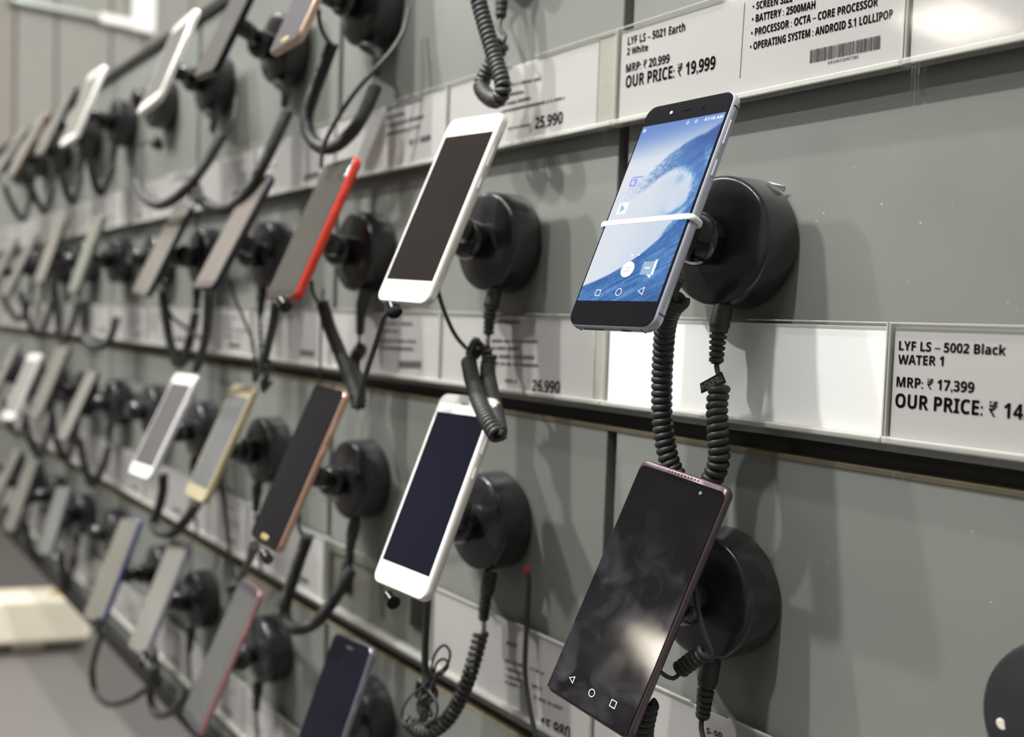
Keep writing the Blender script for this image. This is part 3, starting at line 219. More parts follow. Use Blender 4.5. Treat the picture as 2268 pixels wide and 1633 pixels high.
RUBBER = mat('black_rubber_cable', (54, 55, 53), .5, noise=.12, nscale=200)
ALU = mat('brushed_aluminium', (150, 150, 146), .38, .85, noise=.08, nscale=60)
DARKALU = mat('dark_channel', (52, 51, 50), .5, .3, noise=.15, nscale=30)
BEIGE = mat('raw_board_edge', (128, 120, 98), .7, noise=.25, nscale=90)
PANEL = mat('grey_laminate', (121, 124, 118), .42, noise=.06, nscale=14, rnoise=.12)
INK = mat('black_ink', (60, 58, 60), .7)
INKSOFT = mat('grey_ink', (95, 88, 88), .7)
PAPER = mat('printed_card_paper', (181, 179, 179), .75, noise=.02, nscale=20)
PAPERW = mat('blank_white_paper', (252, 252, 253), .7, noise=.01, nscale=30)

# clear acrylic: a thin tinted pane that lets the card behind it show and mirrors the lamps at grazing angles
ac = bpy.data.materials.new('clear_acrylic'); ac.use_nodes = True; nt = ac.node_tree; nt.nodes.clear()
out = nt.nodes.new('ShaderNodeOutputMaterial'); mx = nt.nodes.new('ShaderNodeMixShader'); tr = nt.nodes.new('ShaderNodeBsdfTransparent'); gl = nt.nodes.new('ShaderNodeBsdfGlossy'); fr = nt.nodes.new('ShaderNodeFresnel')
tr.inputs[0].default_value = (.975, .975, .965, 1); gl.inputs['Roughness'].default_value = .07; fr.inputs[0].default_value = 1.42
ge = nt.nodes.new('ShaderNodeNewGeometry'); m1 = nt.nodes.new('ShaderNodeMath'); m1.operation = 'SUBTRACT'; m1.inputs[0].default_value = 1; m2 = nt.nodes.new('ShaderNodeMath'); m2.operation = 'MULTIPLY'
nt.links.new(ge.outputs['Backfacing'], m1.inputs[1]); nt.links.new(fr.outputs[0], m2.inputs[0]); nt.links.new(m1.outputs[0], m2.inputs[1]); nt.links.new(m2.outputs[0], mx.inputs[0]); nt.links.new(tr.outputs[0], mx.inputs[1]); nt.links.new(gl.outputs[0], mx.inputs[2]); nt.links.new(mx.outputs[0], out.inputs[0])
# polished acrylic edges scatter light and read pale
EDGE = bpy.data.materials.new('acrylic_edge'); EDGE.use_nodes = True; nt = EDGE.node_tree; b = nt.nodes['Principled BSDF']
b.inputs['Base Color'].default_value = (.72, .72, .66, 1); b.inputs['Roughness'].default_value = .15; b.inputs['Alpha'].default_value = .45

# ------------------------------------------------------------------ setting: floor, far wall, display wall
fl = mesh('floor', *box(-9, 4, -7, 6, -.1, 0), mat('grey_floor', (107, 104, 101), .5, noise=.05, nscale=3), smooth=False); tag(fl, kind='structure')
fw = empty('wall_far'); tag(fw, kind='structure')
fwm = mat('pale_wall_panel', (142, 141, 133), .6, noise=.03, nscale=5)
fwm2 = mat('warm_wall_panel', (138, 133, 124), .6, noise=.03, nscale=5)
FX = -5.6
mesh('backing', *box(FX - .1, FX - .012, -5, 5.6, 0, 3.6), mat('seam_backing', (96, 95, 86), .8), fw, smooth=False)  # even darker backing board, seen in the seams between panels
ys = [-4.8, -4.0, -3.2, -2.4, -1.6, -.8, -.2, .455, .65, .925, 1.10, 1.36, 1.62, 1.9, 2.42, 2.94, 3.46, 4.2, 5.0]
for a, b in zip(ys[:-1], ys[1:]):
    mesh('panel', *bevel_box(FX - .014, FX, a + .005, b - .005, .0, 3.6, .004), fwm2 if b < .5 else fwm, fw, smooth=False)

XL, XR = -4.3, .55
wall = empty('wall_back'); tag(wall, kind='structure')
mesh('core', *box(XL, XR, .014, .06, ZC - .62, ZC + .45), DARKALU, wall, smooth=False)
GZ = [.204, -.071, -.346]                    # horizontal channels in the display wall
seams = [-.534 - .466 * k for k in range(0, 9)]
edges_x = [XR] + [s for s in seams if s > XL] + [XL]
zs = [.43] + [v for g in GZ for v in (g + .0055, g - .0065)] + [-.606]
bands = [(zs[i + 1], zs[i]) for i in range(0, len(zs), 2)]
for i in range(len(edges_x) - 1):
    x1, x0 = edges_x[i] - (.0055 if i else 0), edges_x[i + 1] + .0055
    if i: x1 = edges_x[i] - .005
    for z0, z1 in bands:
        mesh('panel', *bevel_box(x0, x1, 0, .0135, ZC + z0, ZC + z1, .0006), PANEL, wall, smooth=False)
for k, g in enumerate(GZ):
    t = empty('trim_%d' % (k + 1)); tag(t, kind='structure')
    mesh('channel_back', *box(XL, XR, .0125, .0138, ZC + g - .0065, ZC + g + .0055), DARKALU, t, smooth=False)
    mesh('upper_lip', *bevel_box(XL, XR, -.0035, .010, ZC + g + .0050, ZC + g + .0105, .0006), ALU, t, smooth=False)
    mesh('raw_edge', *bevel_box(XL, XR, -.0004, .0125, ZC + g - .0095, ZC + g - .0060, .0004), BEIGE, t, smooth=False)
t = empty('trim_4'); tag(t, kind='structure')
mesh('top_rail', *bevel_box(XL, XR, -.006, .07, ZC + .430, ZC + .446, .002), mat('dark_rail', (34, 34, 32), .5), t, smooth=False)
t = empty('trim_5'); tag(t, kind='structure')
mesh('bottom_rail', *bevel_box(XL, XR, -.012, .075, ZC - .640, ZC - .606, .003), mat('dark_rail', (50, 50, 46), .5), t, smooth=False)
for x in (.3, -.45):
    mesh('upright', *bevel_box(x - .03, x + .03, .075, .135, 0, ZC + .40, .003), MATS['dark_rail'], t, smooth=False)
sc = MB(); rng = random.Random(4)
for q in range(46):                            # little scuffs and flecks on the laminate
    x = rng.uniform(-.5, -.2); z = ZC + rng.choice([rng.uniform(-.3, -.09), rng.uniform(.01, .12)]); s = rng.uniform(.00025, .0007)
    if abs(x + .414) < .05: continue
    a = rng.uniform(0, 3); sc.add(([(x + s * math.cos(a + k) * (1 if k % 2 else 2.2), -.0001, z + s * math.sin(a + k)) for k in (0, 1.5, 3, 4.6)], [[0, 1, 2, 3]]))
o = sc.obj('scuff_flecks', mat('scuff', (170, 170, 165), .7), wall, False); o['kind'] = 'stuff'

# lamp fixture hanging in the shop behind the photographer (it mirrors in the screens and in the price holders)
WM = mat('white_metal', (230, 230, 228), .4); GLOW = mat('lamp_glow', (255, 244, 226), .5, emit=34); GLOW2 = mat('strip_glow', (255, 252, 247), .5, emit=80)
lt = empty('ceiling_light', (-3.70, -6.12, 3.4), 'square white light panel hung from the shop ceiling', 'lamp')
mesh('housing', *bevel_box(-.28, .28, -.43, .43, .02, .08, .01), WM, lt, smooth=False)
mesh('diffuser', *bevel_box(-.25, .25, -.40, .40, 0, .02, .006), GLOW, lt, smooth=False)
for yy in (-.3, .3): mesh('suspension_rod', *box(-.01, .01, yy - .01, yy + .01, .08, .6), WM, lt, smooth=False)
for k, (xx, nm) in enumerate(((-.25, 'right'), (-1.9, 'middle'), (-3.55, 'left'))):  # unseen strip lamps, added to put highlights on the mount rims
    lt = empty('added_strip_light', (xx, -.8, 3.42), 'added narrow strip lamp over the %s part of the phone wall' % nm, 'lamp', 'added strip lamps over the phone wall')
    mesh('housing', *bevel_box(-.76, .76, -.05, .05, .02, .07, .008), WM, lt, smooth=False)
    mesh('diffuser', *bevel_box(-.75, .75, -.04, .04, 0, .02, .005), GLOW2, lt, smooth=False)
    for x2 in (-.6, .6): mesh('suspension_rod', *box(x2 - .008, x2 + .008, -.008, .008, .07, .6), WM, lt, smooth=False)

# far shelf bracket and glass shelf on the pale wall
def at(px, py, depth_x):
    d = Vector(CF) + Vector(CR) * ((px - 1134) / 2140) - Vector(CU) * ((py - 816.5) / 2140)
    o_ = Vector((0, -.5, 1.2)); return o_ + d * ((depth_x - o_.x) / d.x)
pa, pb = at(222, 37, FX + .07), at(345, 42, FX + .07)
bk = empty('shelf_bracket', (FX, pa.y, pa.z), 'white angled bracket holding a glass shelf on the pale wall', 'bracket')
wm = mat('white_lacquer', (238, 236, 230), .35)
mesh('arm', *bevel_box(.001, .07, 0, pb.y - pa.y, -.026, .026, .006), wm, bk, smooth=False)
mesh('upright', *bevel_box(.001, .075, (pb.y - pa.y) * .56, (pb.y - pa.y), -.034, .5, .006), wm, bk, smooth=False)
pg = at(28, 42, FX + .07)
gs = mesh('glass_shelf', *bevel_box(FX + .002, FX + .07, pg.y, pa.y, pa.z - .012, pa.z + .012, .003), mat('green_glass', (186, 194, 184), .08), None, smooth=False)
tag(gs, 'pale green glass shelf on the wall at far left', 'shelf')
# wooden bench beyond the display
bw = mat('pale_wood', (246, 238, 216), .45, noise=.08, nscale=6)
bench = empty('bench', (-3.49, .34, 0), 'low pale wooden beam bench on the grey floor beyond the display wall', 'bench')
bench.rotation_euler = (0, 0, math.radians(70))
mesh('beam', *bevel_box(-1.9, 0, 0, .15, .045, .20, .012), bw, bench, smooth=False)
for xx in (-1.6, -.25):
    mesh('foot', *bevel_box(xx, xx + .1, .06, .12, 0, .045, .004), bw, bench, smooth=False)
mesh('inlay_patch', *bevel_box(-.13, -.02, .03, .12, .1995, .2012, .0005), mat('darker_wood', (196, 172, 128), .5, noise=.1), bench, smooth=False)

# ------------------------------------------------------------------ phones
STY = {  # grey faces and screens of far phones have grazing reflections painted in
 'p1': dict(l='lit phone showing a blue wave picture, with a white band around it', f=(196, 198, 212), face=(14, 13, 16), metal=.35, s=None),
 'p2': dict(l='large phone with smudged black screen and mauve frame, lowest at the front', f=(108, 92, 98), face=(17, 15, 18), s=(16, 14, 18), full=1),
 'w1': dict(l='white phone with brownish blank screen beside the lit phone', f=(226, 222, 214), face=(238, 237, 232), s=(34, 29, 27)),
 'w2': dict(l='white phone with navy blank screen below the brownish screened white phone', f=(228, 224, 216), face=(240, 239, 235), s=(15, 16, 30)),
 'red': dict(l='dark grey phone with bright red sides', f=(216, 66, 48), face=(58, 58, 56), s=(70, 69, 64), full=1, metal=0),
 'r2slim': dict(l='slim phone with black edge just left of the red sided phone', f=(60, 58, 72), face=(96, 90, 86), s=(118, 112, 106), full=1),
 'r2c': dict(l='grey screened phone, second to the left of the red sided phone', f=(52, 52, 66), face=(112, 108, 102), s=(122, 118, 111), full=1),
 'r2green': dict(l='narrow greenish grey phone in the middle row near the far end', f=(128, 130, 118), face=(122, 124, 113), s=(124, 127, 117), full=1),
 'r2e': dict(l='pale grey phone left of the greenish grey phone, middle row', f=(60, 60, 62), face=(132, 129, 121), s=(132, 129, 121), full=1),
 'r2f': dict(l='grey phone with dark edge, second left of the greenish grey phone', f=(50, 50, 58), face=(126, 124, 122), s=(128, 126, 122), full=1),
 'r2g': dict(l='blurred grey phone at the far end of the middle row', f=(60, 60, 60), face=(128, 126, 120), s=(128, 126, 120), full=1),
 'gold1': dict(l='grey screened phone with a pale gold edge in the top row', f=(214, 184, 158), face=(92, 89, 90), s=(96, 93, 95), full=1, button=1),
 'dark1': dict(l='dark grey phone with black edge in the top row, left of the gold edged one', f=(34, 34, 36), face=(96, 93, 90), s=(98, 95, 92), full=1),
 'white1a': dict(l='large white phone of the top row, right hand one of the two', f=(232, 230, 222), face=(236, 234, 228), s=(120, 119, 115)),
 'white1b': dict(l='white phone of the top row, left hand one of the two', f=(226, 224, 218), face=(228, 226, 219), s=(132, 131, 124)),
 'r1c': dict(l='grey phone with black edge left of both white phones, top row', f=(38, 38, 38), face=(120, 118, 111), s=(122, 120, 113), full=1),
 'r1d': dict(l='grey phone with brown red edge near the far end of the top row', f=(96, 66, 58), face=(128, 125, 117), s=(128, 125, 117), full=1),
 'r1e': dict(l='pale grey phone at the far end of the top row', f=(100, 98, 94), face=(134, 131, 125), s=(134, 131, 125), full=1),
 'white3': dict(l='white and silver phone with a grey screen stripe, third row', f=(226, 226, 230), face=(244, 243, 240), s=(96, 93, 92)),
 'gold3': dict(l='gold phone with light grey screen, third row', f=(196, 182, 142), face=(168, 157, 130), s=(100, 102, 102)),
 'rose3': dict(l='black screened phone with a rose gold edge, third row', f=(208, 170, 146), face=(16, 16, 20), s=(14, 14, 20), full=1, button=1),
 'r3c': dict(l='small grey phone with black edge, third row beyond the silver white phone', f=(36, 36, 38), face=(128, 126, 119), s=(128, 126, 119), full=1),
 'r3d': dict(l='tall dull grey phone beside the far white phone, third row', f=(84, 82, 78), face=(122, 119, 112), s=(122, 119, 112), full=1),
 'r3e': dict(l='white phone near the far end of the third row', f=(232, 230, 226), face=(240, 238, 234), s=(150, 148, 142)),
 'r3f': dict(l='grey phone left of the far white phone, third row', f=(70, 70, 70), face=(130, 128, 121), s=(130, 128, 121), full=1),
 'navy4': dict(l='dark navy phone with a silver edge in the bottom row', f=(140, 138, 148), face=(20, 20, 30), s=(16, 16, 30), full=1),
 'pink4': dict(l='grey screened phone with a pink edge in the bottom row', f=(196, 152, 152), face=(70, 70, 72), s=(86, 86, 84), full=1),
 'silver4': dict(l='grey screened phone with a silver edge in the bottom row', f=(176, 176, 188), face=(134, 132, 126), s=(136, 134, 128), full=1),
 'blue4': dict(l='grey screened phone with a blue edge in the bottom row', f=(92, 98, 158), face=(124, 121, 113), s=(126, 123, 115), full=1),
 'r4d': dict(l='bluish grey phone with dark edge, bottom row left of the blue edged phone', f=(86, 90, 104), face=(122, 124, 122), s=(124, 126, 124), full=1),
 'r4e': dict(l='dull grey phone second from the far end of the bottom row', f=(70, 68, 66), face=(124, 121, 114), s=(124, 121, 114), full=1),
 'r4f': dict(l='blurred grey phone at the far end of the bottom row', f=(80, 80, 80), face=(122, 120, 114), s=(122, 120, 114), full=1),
}
SHORT = {'p1': 'lit phone', 'p2': 'mauve framed phone', 'w1': 'brownish screened white phone', 'w2': 'navy screened white phone', 'red': 'red sided phone', 'r2slim': 'slim phone left of the red sided one', 'r2c': 'second phone left of the red sided one',
 'r2green': 'greenish grey phone', 'r2e': 'phone left of the greenish grey one', 'r2f': 'second phone left of the greenish grey one', 'r2g': 'farthest middle row phone', 'gold1': 'gold edged top row phone', 'dark1': 'black edged phone left of the gold edged one',
 'white1a': 'large white top row phone', 'white1b': 'smaller white top row phone', 'r1c': 'black edged phone beyond the white top row phones', 'r1d': 'brown red edged top row phone', 'r1e': 'farthest top row phone',
 'white3': 'silver white phone', 'gold3': 'gold third row phone', 'rose3': 'rose gold edged phone', 'r3c': 'small grey third row phone', 'r3d': 'tall dull grey third row phone', 'r3e': 'far white third row phone', 'r3f': 'phone left of the far white one',
 'navy4': 'dark navy phone', 'pink4': 'pink edged phone', 'silver4': 'silver edged phone', 'blue4': 'blue edged phone', 'r4d': 'bluish grey bottom row phone', 'r4e': 'second farthest bottom row phone', 'r4f': 'farthest bottom row phone'}
def glow(name, rgb, e):
    m = mat(name, rgb, .4, emit=e); m.node_tree.nodes['Principled BSDF'].inputs['Base Color'].default_value = (.01, .01, .01, 1); return m
ICON = glow('screen_icon_white', (255, 255, 255), .95)
PRINT = mat('printed_white_mark', (215, 215, 215), .4)
DOT = mat('lens_black', (8, 8, 12), .08)

def ring(w, h, r, t, z, cx, cy, n=6):
    A = rrect(w, h, r, n); Bq = rrect(w - 2 * t, h - 2 * t, max(r - t, .00005), n); k = len(A)
    V = [(x + cx, y + cy, z) for x, y in A] + [(x + cx, y + cy, z) for x, y in Bq]
    return V, [[i, (i + 1) % k, k + (i + 1) % k, k + i] for i in range(k)]
def tri(cx, cy, s, z, t=.00045, d=1):
    def T3(q): return [(cx + d * -q, cy, z), (cx + d * q * .62, cy + q * .9, z), (cx + d * q * .62, cy - q * .9, z)]
    V = T3(s) + T3(s - t * 1.9); return V, [[0, 1, 4, 3], [1, 2, 5, 4], [2, 0, 3, 5]]

def wave_colors(U, Vv):
    rs = np.random.RandomState(5)
    def noise(sx, sy, u, v):
        g = rs.rand(sy + 2, sx + 2); x = u * sx; y = v * sy; xi = np.floor(x).astype(int).clip(0, sx); yi = np.floor(y).astype(int).clip(0, sy); fx = x - xi; fy = y - yi
        fx = fx * fx * (3 - 2 * fx); fy = fy * fy * (3 - 2 * fy)
        return (g[yi, xi] * (1 - fx) + g[yi, xi + 1] * fx) * (1 - fy) + (g[yi + 1, xi] * (1 - fx) + g[yi + 1, xi + 1] * fx) * fy
    ss = lambda a, b, x: np.clip((x - a) / (b - a), 0, 1) ** 2 * (3 - 2 * np.clip((x - a) / (b - a), 0, 1))
    C = lambda r, g, b: np.array([r, g, b], float)[None, :]
    mixc = lambda a, b, t: a * (1 - t[:, None]) + b * t[:, None]
    asp = 1.78
    # sky: deep blue at the top fading to a pale haze
    col = mixc(C(232, 238, 248), C(96, 138, 208), ss(.80, 1.04, Vv + .06 * (1 - U)))
    col = mixc(col, C(206, 222, 240), ss(.9, .3, Vv) * ss(.15, .75, U) * .75)
    # spray and breaking lip: a band from top right sweeping down-left
    crest = np.interp(U, [0, .2, .35, .5, .65, .8, 1], [.60, .67, .74, .815, .87, .90, .955])
    crest = crest + .012 * (noise(14, 2, U, Vv) - .5) + .02 * (noise(30, 40, U, Vv) - .5) * ss(.9, .2, U)
    low = np.interp(U, [0, .2, .35, .5, .62, .74, .86, 1], [.50, .555, .60, .67, .705, .712, .66, .3])
    inband = ss(0, .03, crest - Vv) * ss(-.005, .025, Vv - low)
    wx = U * .9 + Vv * asp * .9; wy = Vv * asp - U * .8
    st = noise(6, 60, np.clip((wx) / 2.6, 0, .999), np.clip((wy + .8) / 2.7, 0, .999)); st2 = noise(40, 90, U, Vv); fo = noise(60, 110, U, Vv)
    body = mixc(C(52, 104, 180), C(132, 178, 226), .5 * st + .45 * st2 * ss(1, .3, U))
    body = mixc(body, C(28, 74, 152), ss(.74, .9, Vv) * ss(.35, 1, U) * .75)
    fo2 = noise(100, 180, U, Vv); body = mixc(body, C(214, 228, 246), np.clip((.5 * fo + .5 * fo2 - .42) * 2.6, 0, 1) * ss(.85, .25, U)); body = mixc(body, C(206, 222, 243), ss(.55, .1, U) * .6)
    al = inband * ss(.02, .62, U + .35 * (st2 - .5))
    col = mixc(col, body, al)
    # bright tube and its curled rim
    ex = (U - .70) / .25; ey = (Vv - .585) / .125
    rr = np.sqrt(ex ** 2 + ey ** 2); ang = np.arctan2(ey, ex)
    tubew = ss(1.0, .78, rr)
    col = mixc(col, mixc(C(222, 233, 247), C(206, 223, 241), noise(12, 16, U, Vv)), tubew * ss(.3, .7, U) * .8)
    rim = np.exp(-((rr - 1.06) / .10) ** 2) * ss(.66, .84, U)
    col = mixc(col, C(70, 132, 204), np.clip(rim * .9, 0, 1))
    foam = np.exp(-((rr - .86) / .12) ** 2) * ss(1.9, .7, np.abs(ang - .6)) * np.clip((noise(34, 60, U, Vv) - .35) * 2.2, 0, 1)
    col = mixc(col, C(240, 246, 251), foam * .85)
    eye = np.exp(-(((U - .74) / .05) ** 2 + ((Vv - .655) / .026) ** 2)); col = mixc(col, C(110, 172, 218), eye * .5)
    band = np.exp(-((rr - 1.0) / .16) ** 2) * ss(.55, .8, U); col = mixc(col, C(128, 180, 226), band * np.clip((noise(46, 80, U, Vv) - .38) * 3, 0, 1) * .8)
    # right hand wall of the wave
    edge = np.interp(Vv, [.30, .40, .47, .55, .62, .70, .8], [.72, .80, .90, .965, .99, .985, .9])
    rw = ss(-.015, .03, U - edge) * ss(.30, .36, Vv) * ss(.86, .74, Vv); col = mixc(col, mixc(C(62, 126, 200), C(140, 188, 230), st2), rw)
    # water slope in front
    top = np.interp(U, [0, .15, .3, .45, .6, .75, .88, 1], [.085, .115, .15, .195, .255, .33, .41, .54])
    wt = ss(0, .012, top - Vv)
    sl = noise(5, 70, np.clip(U * .9 + Vv * .4, 0, .999), np.clip(Vv * 1.6 - U * .42 + .42, 0, .999)); s3 = noise(70, 60, U, Vv)
    water = mixc(C(30, 86, 164), C(116, 172, 226), np.clip(.75 * sl + .35 * s3 - .08, 0, 1))
    dpth = ss(.0, .14, top - Vv); water = mixc(mixc(water, C(36, 88, 162), np.full(len(U), .35)), water, dpth)
    water = mixc(water, C(30, 72, 140), ss(.5, 1., U) * ss(.14, 0, Vv) * .6)
    col = mixc(col, water, wt)
    return np.clip(col, 0, 255)

scr = bpy.data.materials.new('lit_screen'); scr.use_nodes = True; nt = scr.node_tree; b = nt.nodes['Principled BSDF']
at_ = nt.nodes.new('ShaderNodeAttribute'); at_.attribute_name = 'Col'
b.inputs['Base Color'].default_value = (.01, .01, .012, 1); b.inputs['Roughness'].default_value = .12
nt.links.new(at_.outputs['Color'], b.inputs['Emission Color']); b.inputs['Emission Strength'].default_value = .92

def build_phone(key, d):
    st = STY[key]; w, h, t = d['w'], d['h'], .0078 if key != 'red' else .0095
    R = d['R']; P = d['pos']
    M = Matrix(((R[0][0], R[0][1], R[0][2], P[0]), (R[1][0], R[1][1], R[1][2], P[1]), (R[2][0], R[2][1], R[2][2], P[2]), (0, 0, 0, 1)))
    root = empty('smartphone', M=M, label=st['l'], cat='phone', group='display phones on the grey shop wall')
    r = .0085 if key != 'p2' else .0055
    fm = mat('frame_' + '%d_%d_%d' % st['f'], st['f'], .24, st.get('metal', .25 if sum(st['f']) > 600 else .55))
    rings = []
    for z, ins in ((-t, .0022), (-t + .0006, .0011), (-t + .0018, .0003), (-t * .5, 0), (-.0016, .0002), (-.0006, .0007), (-.0001, .0014)):
        rings.append([(x, y, z) for x, y in rrect(w - 2 * ins, h - 2 * ins, r - ins * .6, 7)])
    bd = MB().add(loft(rings)).obj('body', fm, root)
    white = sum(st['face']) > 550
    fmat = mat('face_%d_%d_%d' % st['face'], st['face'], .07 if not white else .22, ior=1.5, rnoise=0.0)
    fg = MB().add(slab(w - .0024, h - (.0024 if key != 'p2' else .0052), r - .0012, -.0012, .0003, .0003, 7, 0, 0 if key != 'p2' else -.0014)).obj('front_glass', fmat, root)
    near = key in ('p1', 'p2', 'w1', 'w2', 'red', 'rose3', 'gold1', 'navy4')
    if key == 'p1': sw, sy0, sy1 = w * .925, -h / 2 + h * .108, h / 2 - h * .102
    elif st.get('full'): sw, sy0, sy1 = (w * .93, -h / 2 + h * .06, h / 2 - h * .07) if key != 'p2' else (w * .955, -h / 2 + .0022, h / 2 - .0062)
    else: sw, sy0, sy1 = w * .90, -h / 2 + h * .115, h / 2 - h * .105
    z = .00045
    if key == 'p1':
        nx, ny = 120, 210
        gx, gy = np.meshgrid(np.linspace(0, 1, nx), np.linspace(0, 1, ny)); U, Vv = gx.ravel(), gy.ravel()
        V = np.stack([(U - .5) * sw, sy0 + Vv * (sy1 - sy0), np.full(len(U), z)], 1)
        i = np.arange(ny - 1)[:, None] * nx; j = np.arange(nx - 1)[None, :]
        F = np.stack([i + j, i + j + 1, i + nx + j + 1, i + nx + j], -1).reshape(-1, 4)
        so = mesh('lit_screen', V, F, scr, root, False); so['label'] = 'lit screen with a blue wave'
        c = wave_colors(U, Vv) / 255; c = np.where(c <= .04045, c / 12.92, ((c + .055) / 1.055) ** 2.4)
        ca = so.data.color_attributes.new('Col', 'FLOAT_COLOR', 'POINT'); ca.data.foreach_set('color', np.concatenate([c, np.ones((len(c), 1))], 1).ravel().astype(np.float32))
        sx = lambda u: (u - .5) * sw
        sv = lambda v: sy0 + v * (sy1 - sy0)
        zi = z + .00012
        MB().add(ring(.0042, .0042, .0002, .0005, zi, sx(.24), sv(.043), 2)).obj('square_icon', ICON, so, False)
        MB().add(ring(.0050, .0050, .00249, .0005, zi, sx(.50), sv(.047), 8)).obj('circle_icon', ICON, so, False)
        MB().add(tri(sx(.77), sv(.053), .0030, zi)).obj('triangle_icon', ICON, so, False)
        MB().add(disc(.0052, zi, 28, sx(.505), sv(.168), .0001)).obj('app_grid_icon', ICON, so, False)
        g = MB()
        for a in (-1, 0, 1):
            for b2 in (-.5, .5): g.add(disc(.00042, zi + .0001, 10, sx(.505) + a * .0017, sv(.168) + b2 * .0022, .00005))
        g.obj('app_grid_dots', glow('icon_grey', (150, 160, 170), .9), so, False)
        MB().add(slab(.0092, .0086, .0006, zi - .0001, zi, .00002, 3, sx(.745), sv(.172))).obj('message_icon', glow('message_blue', (128, 168, 206), .9), so, False)
        MB().add(slab(.0016, .0098, .0004, zi - .0001, zi + .0001, .00002, 3, sx(.745) + .0052, sv(.175))).add(([(sx(.745) + .001, sv(.172) - .0043, zi), (sx(.745) + .0046, sv(.172) - .0043, zi), (sx(.745) + .0046, sv(.172) - .0066, zi)], [[0, 1, 2]])).add(slab(.0042, .0009, .0004, zi - .0001, zi + .0002, .00002, 3, sx(.745), sv(.172))).obj('message_icon_edge', ICON, so, False)
        MB().add(disc(.00075, zi, 12, sx(.50), sv(.243), .00005)).add(disc(.0006, zi, 12, sx(.585), sv(.245), .00005)).obj('page_dots', ICON, so, False)
        gq = glow('icon_violet', (92, 96, 216), .9)
        MB().add(slab(.0056, .0052, .0003, zi - .0001, zi, .00002, 3, sx(.155), sv(.662))).obj('news_icon', gq, so, False)
        MB().add(slab(.0088, .0009, .0003, zi - .0001, zi, .00002, 3, sx(.19), sv(.692))).obj('news_icon_bar', gq, so, False)
        V2, F2 = text_mesh('G', .0026, .0030, 1); MB().add((V2 + np.array([[sx(.155) - .0013, sv(.662) - .0015, zi + .0001]]), F2)).obj('news_icon_letter', ICON, so, False)
        MB().add(slab(.0082, .0082, .0006, zi - .0001, zi, .00002, 3, sx(.14), sv(.515))).obj('store_icon', glow('icon_pale', (236, 240, 248), .9), so, False)
        MB().add(([(sx(.14) - .0014, sv(.515) + .0028, zi + .0002), (sx(.14) - .0014, sv(.515) - .0028, zi + .0002), (sx(.14) + .0024, sv(.515) - .0006, zi + .0002)], [[0, 1, 2]])).obj('store_icon_arrow', glow('icon_teal', (96, 170, 196), .9), so, False)
        V2, F2 = text_mesh('7:18 AM', .0118, .0021, 1); MB().add((V2 + np.array([[sx(.985) - .0118, sv(.968), zi]]), F2)).obj('clock_text', ICON, so, False)
        s_ = MB()
        for q in (.58, .68): s_.add(ring(.0016, .0021, .0001, .0003, zi, sx(q), sv(.976), 1))
        s_.add(([(sx(.79) - .0009, sv(.97), zi), (sx(.79) + .0009, sv(.97), zi), (sx(.79), sv(.97) + .0023, zi)], [[0, 1, 2]]))
        s_.add(ring(.0022, .0022, .001, .0005, zi, sx(.04), sv(.974), 5)); s_.obj('status_icons', ICON, so, False)
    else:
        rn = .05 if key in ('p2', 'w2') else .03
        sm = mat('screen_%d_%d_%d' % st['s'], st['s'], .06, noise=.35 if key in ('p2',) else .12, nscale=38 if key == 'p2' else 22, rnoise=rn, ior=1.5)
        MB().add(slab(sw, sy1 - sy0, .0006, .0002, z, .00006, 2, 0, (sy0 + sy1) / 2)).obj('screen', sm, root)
    # details
    top = h / 2 - h * .05
    if key == 'p1':
        MB().add(slab(.0085, .0011, .0005, .0002, .0006, .0001, 3, 0, h / 2 - .0085)).obj('earpiece', DOT, fg)
        MB().add(disc(.0011, .0006, 16, -.0125, h / 2 - .0085)).obj('proximity_sensor', mat('sensor_glint', (214, 206, 186), .3), fg)
        MB().add(disc(.0013, .0006, 16, .013, h / 2 - .0085)).obj('front_camera', DOT, fg)
        V, F = [], []
        g = MB()
        for q in range(9): g.add(bevel_box(-.0225 + q * .0019, -.0215 + q * .0019, -h / 2 - .00025, -h / 2 + .0005, -.0048, -.0030, .0002))
        g.obj('speaker_grille', DOT, bd, False)
        MB().add(bevel_box(.0095, .0165, -h / 2 - .0002, -h / 2 + .001, -.0052, -.0026, .0003)).obj('charging_port', DOT, bd, False)
        for yy in (h / 2 - .0105, -h / 2 + .0105):
            for s in (1, -1): MB().add(bevel_box(s * (w / 2 - .0001) - .0003, s * (w / 2 - .0001) + .0003, yy - .0004, yy + .0004, -t + .0014, -.0012, .0001)).obj('antenna_line', mat('antenna_plastic', (70, 70, 80), .5), bd, False)
        MB().add(bevel_box(-w / 2 + .0085, -w / 2 + .0089, -h / 2 - .0002, -h / 2 + .0004, -t + .0014, -.0012, .0001)).add(bevel_box(w / 2 - .0099, w / 2 - .0095, -h / 2 - .0002, -h / 2 + .0004, -t + .0014, -.0012, .0001)).obj('antenna_line', MATS['antenna_plastic'], bd, False)
    if key == 'p2':
        MB().add(slab(.011, .0008, .0003, .0002, .0006, .0001, 3, .003, h / 2 - .0058)).obj('earpiece', DOT, fg)
        MB().add(disc(.0011, .0006, 16, .017, h / 2 - .0092)).obj('front_camera', mat('lens_grey', (120, 120, 122), .2), fg)
        g = MB()
        for q in range(10): g.add(disc(.00042, .00012, 8, -.0115 + q * .0026, h / 2 - .0024, .0003))
        g.obj('speaker_grille', DOT, bd, False)
        zi = .0006; yb = -h / 2 + .0128
        MB().add(tri(-.0175, yb + .001, .0026, zi)).obj('triangle_mark', PRINT, fg, False)
        MB().add(ring(.0048, .0048, .0024, .0005, zi, 0, yb, 8)).obj('circle_mark', PRINT, fg, False)
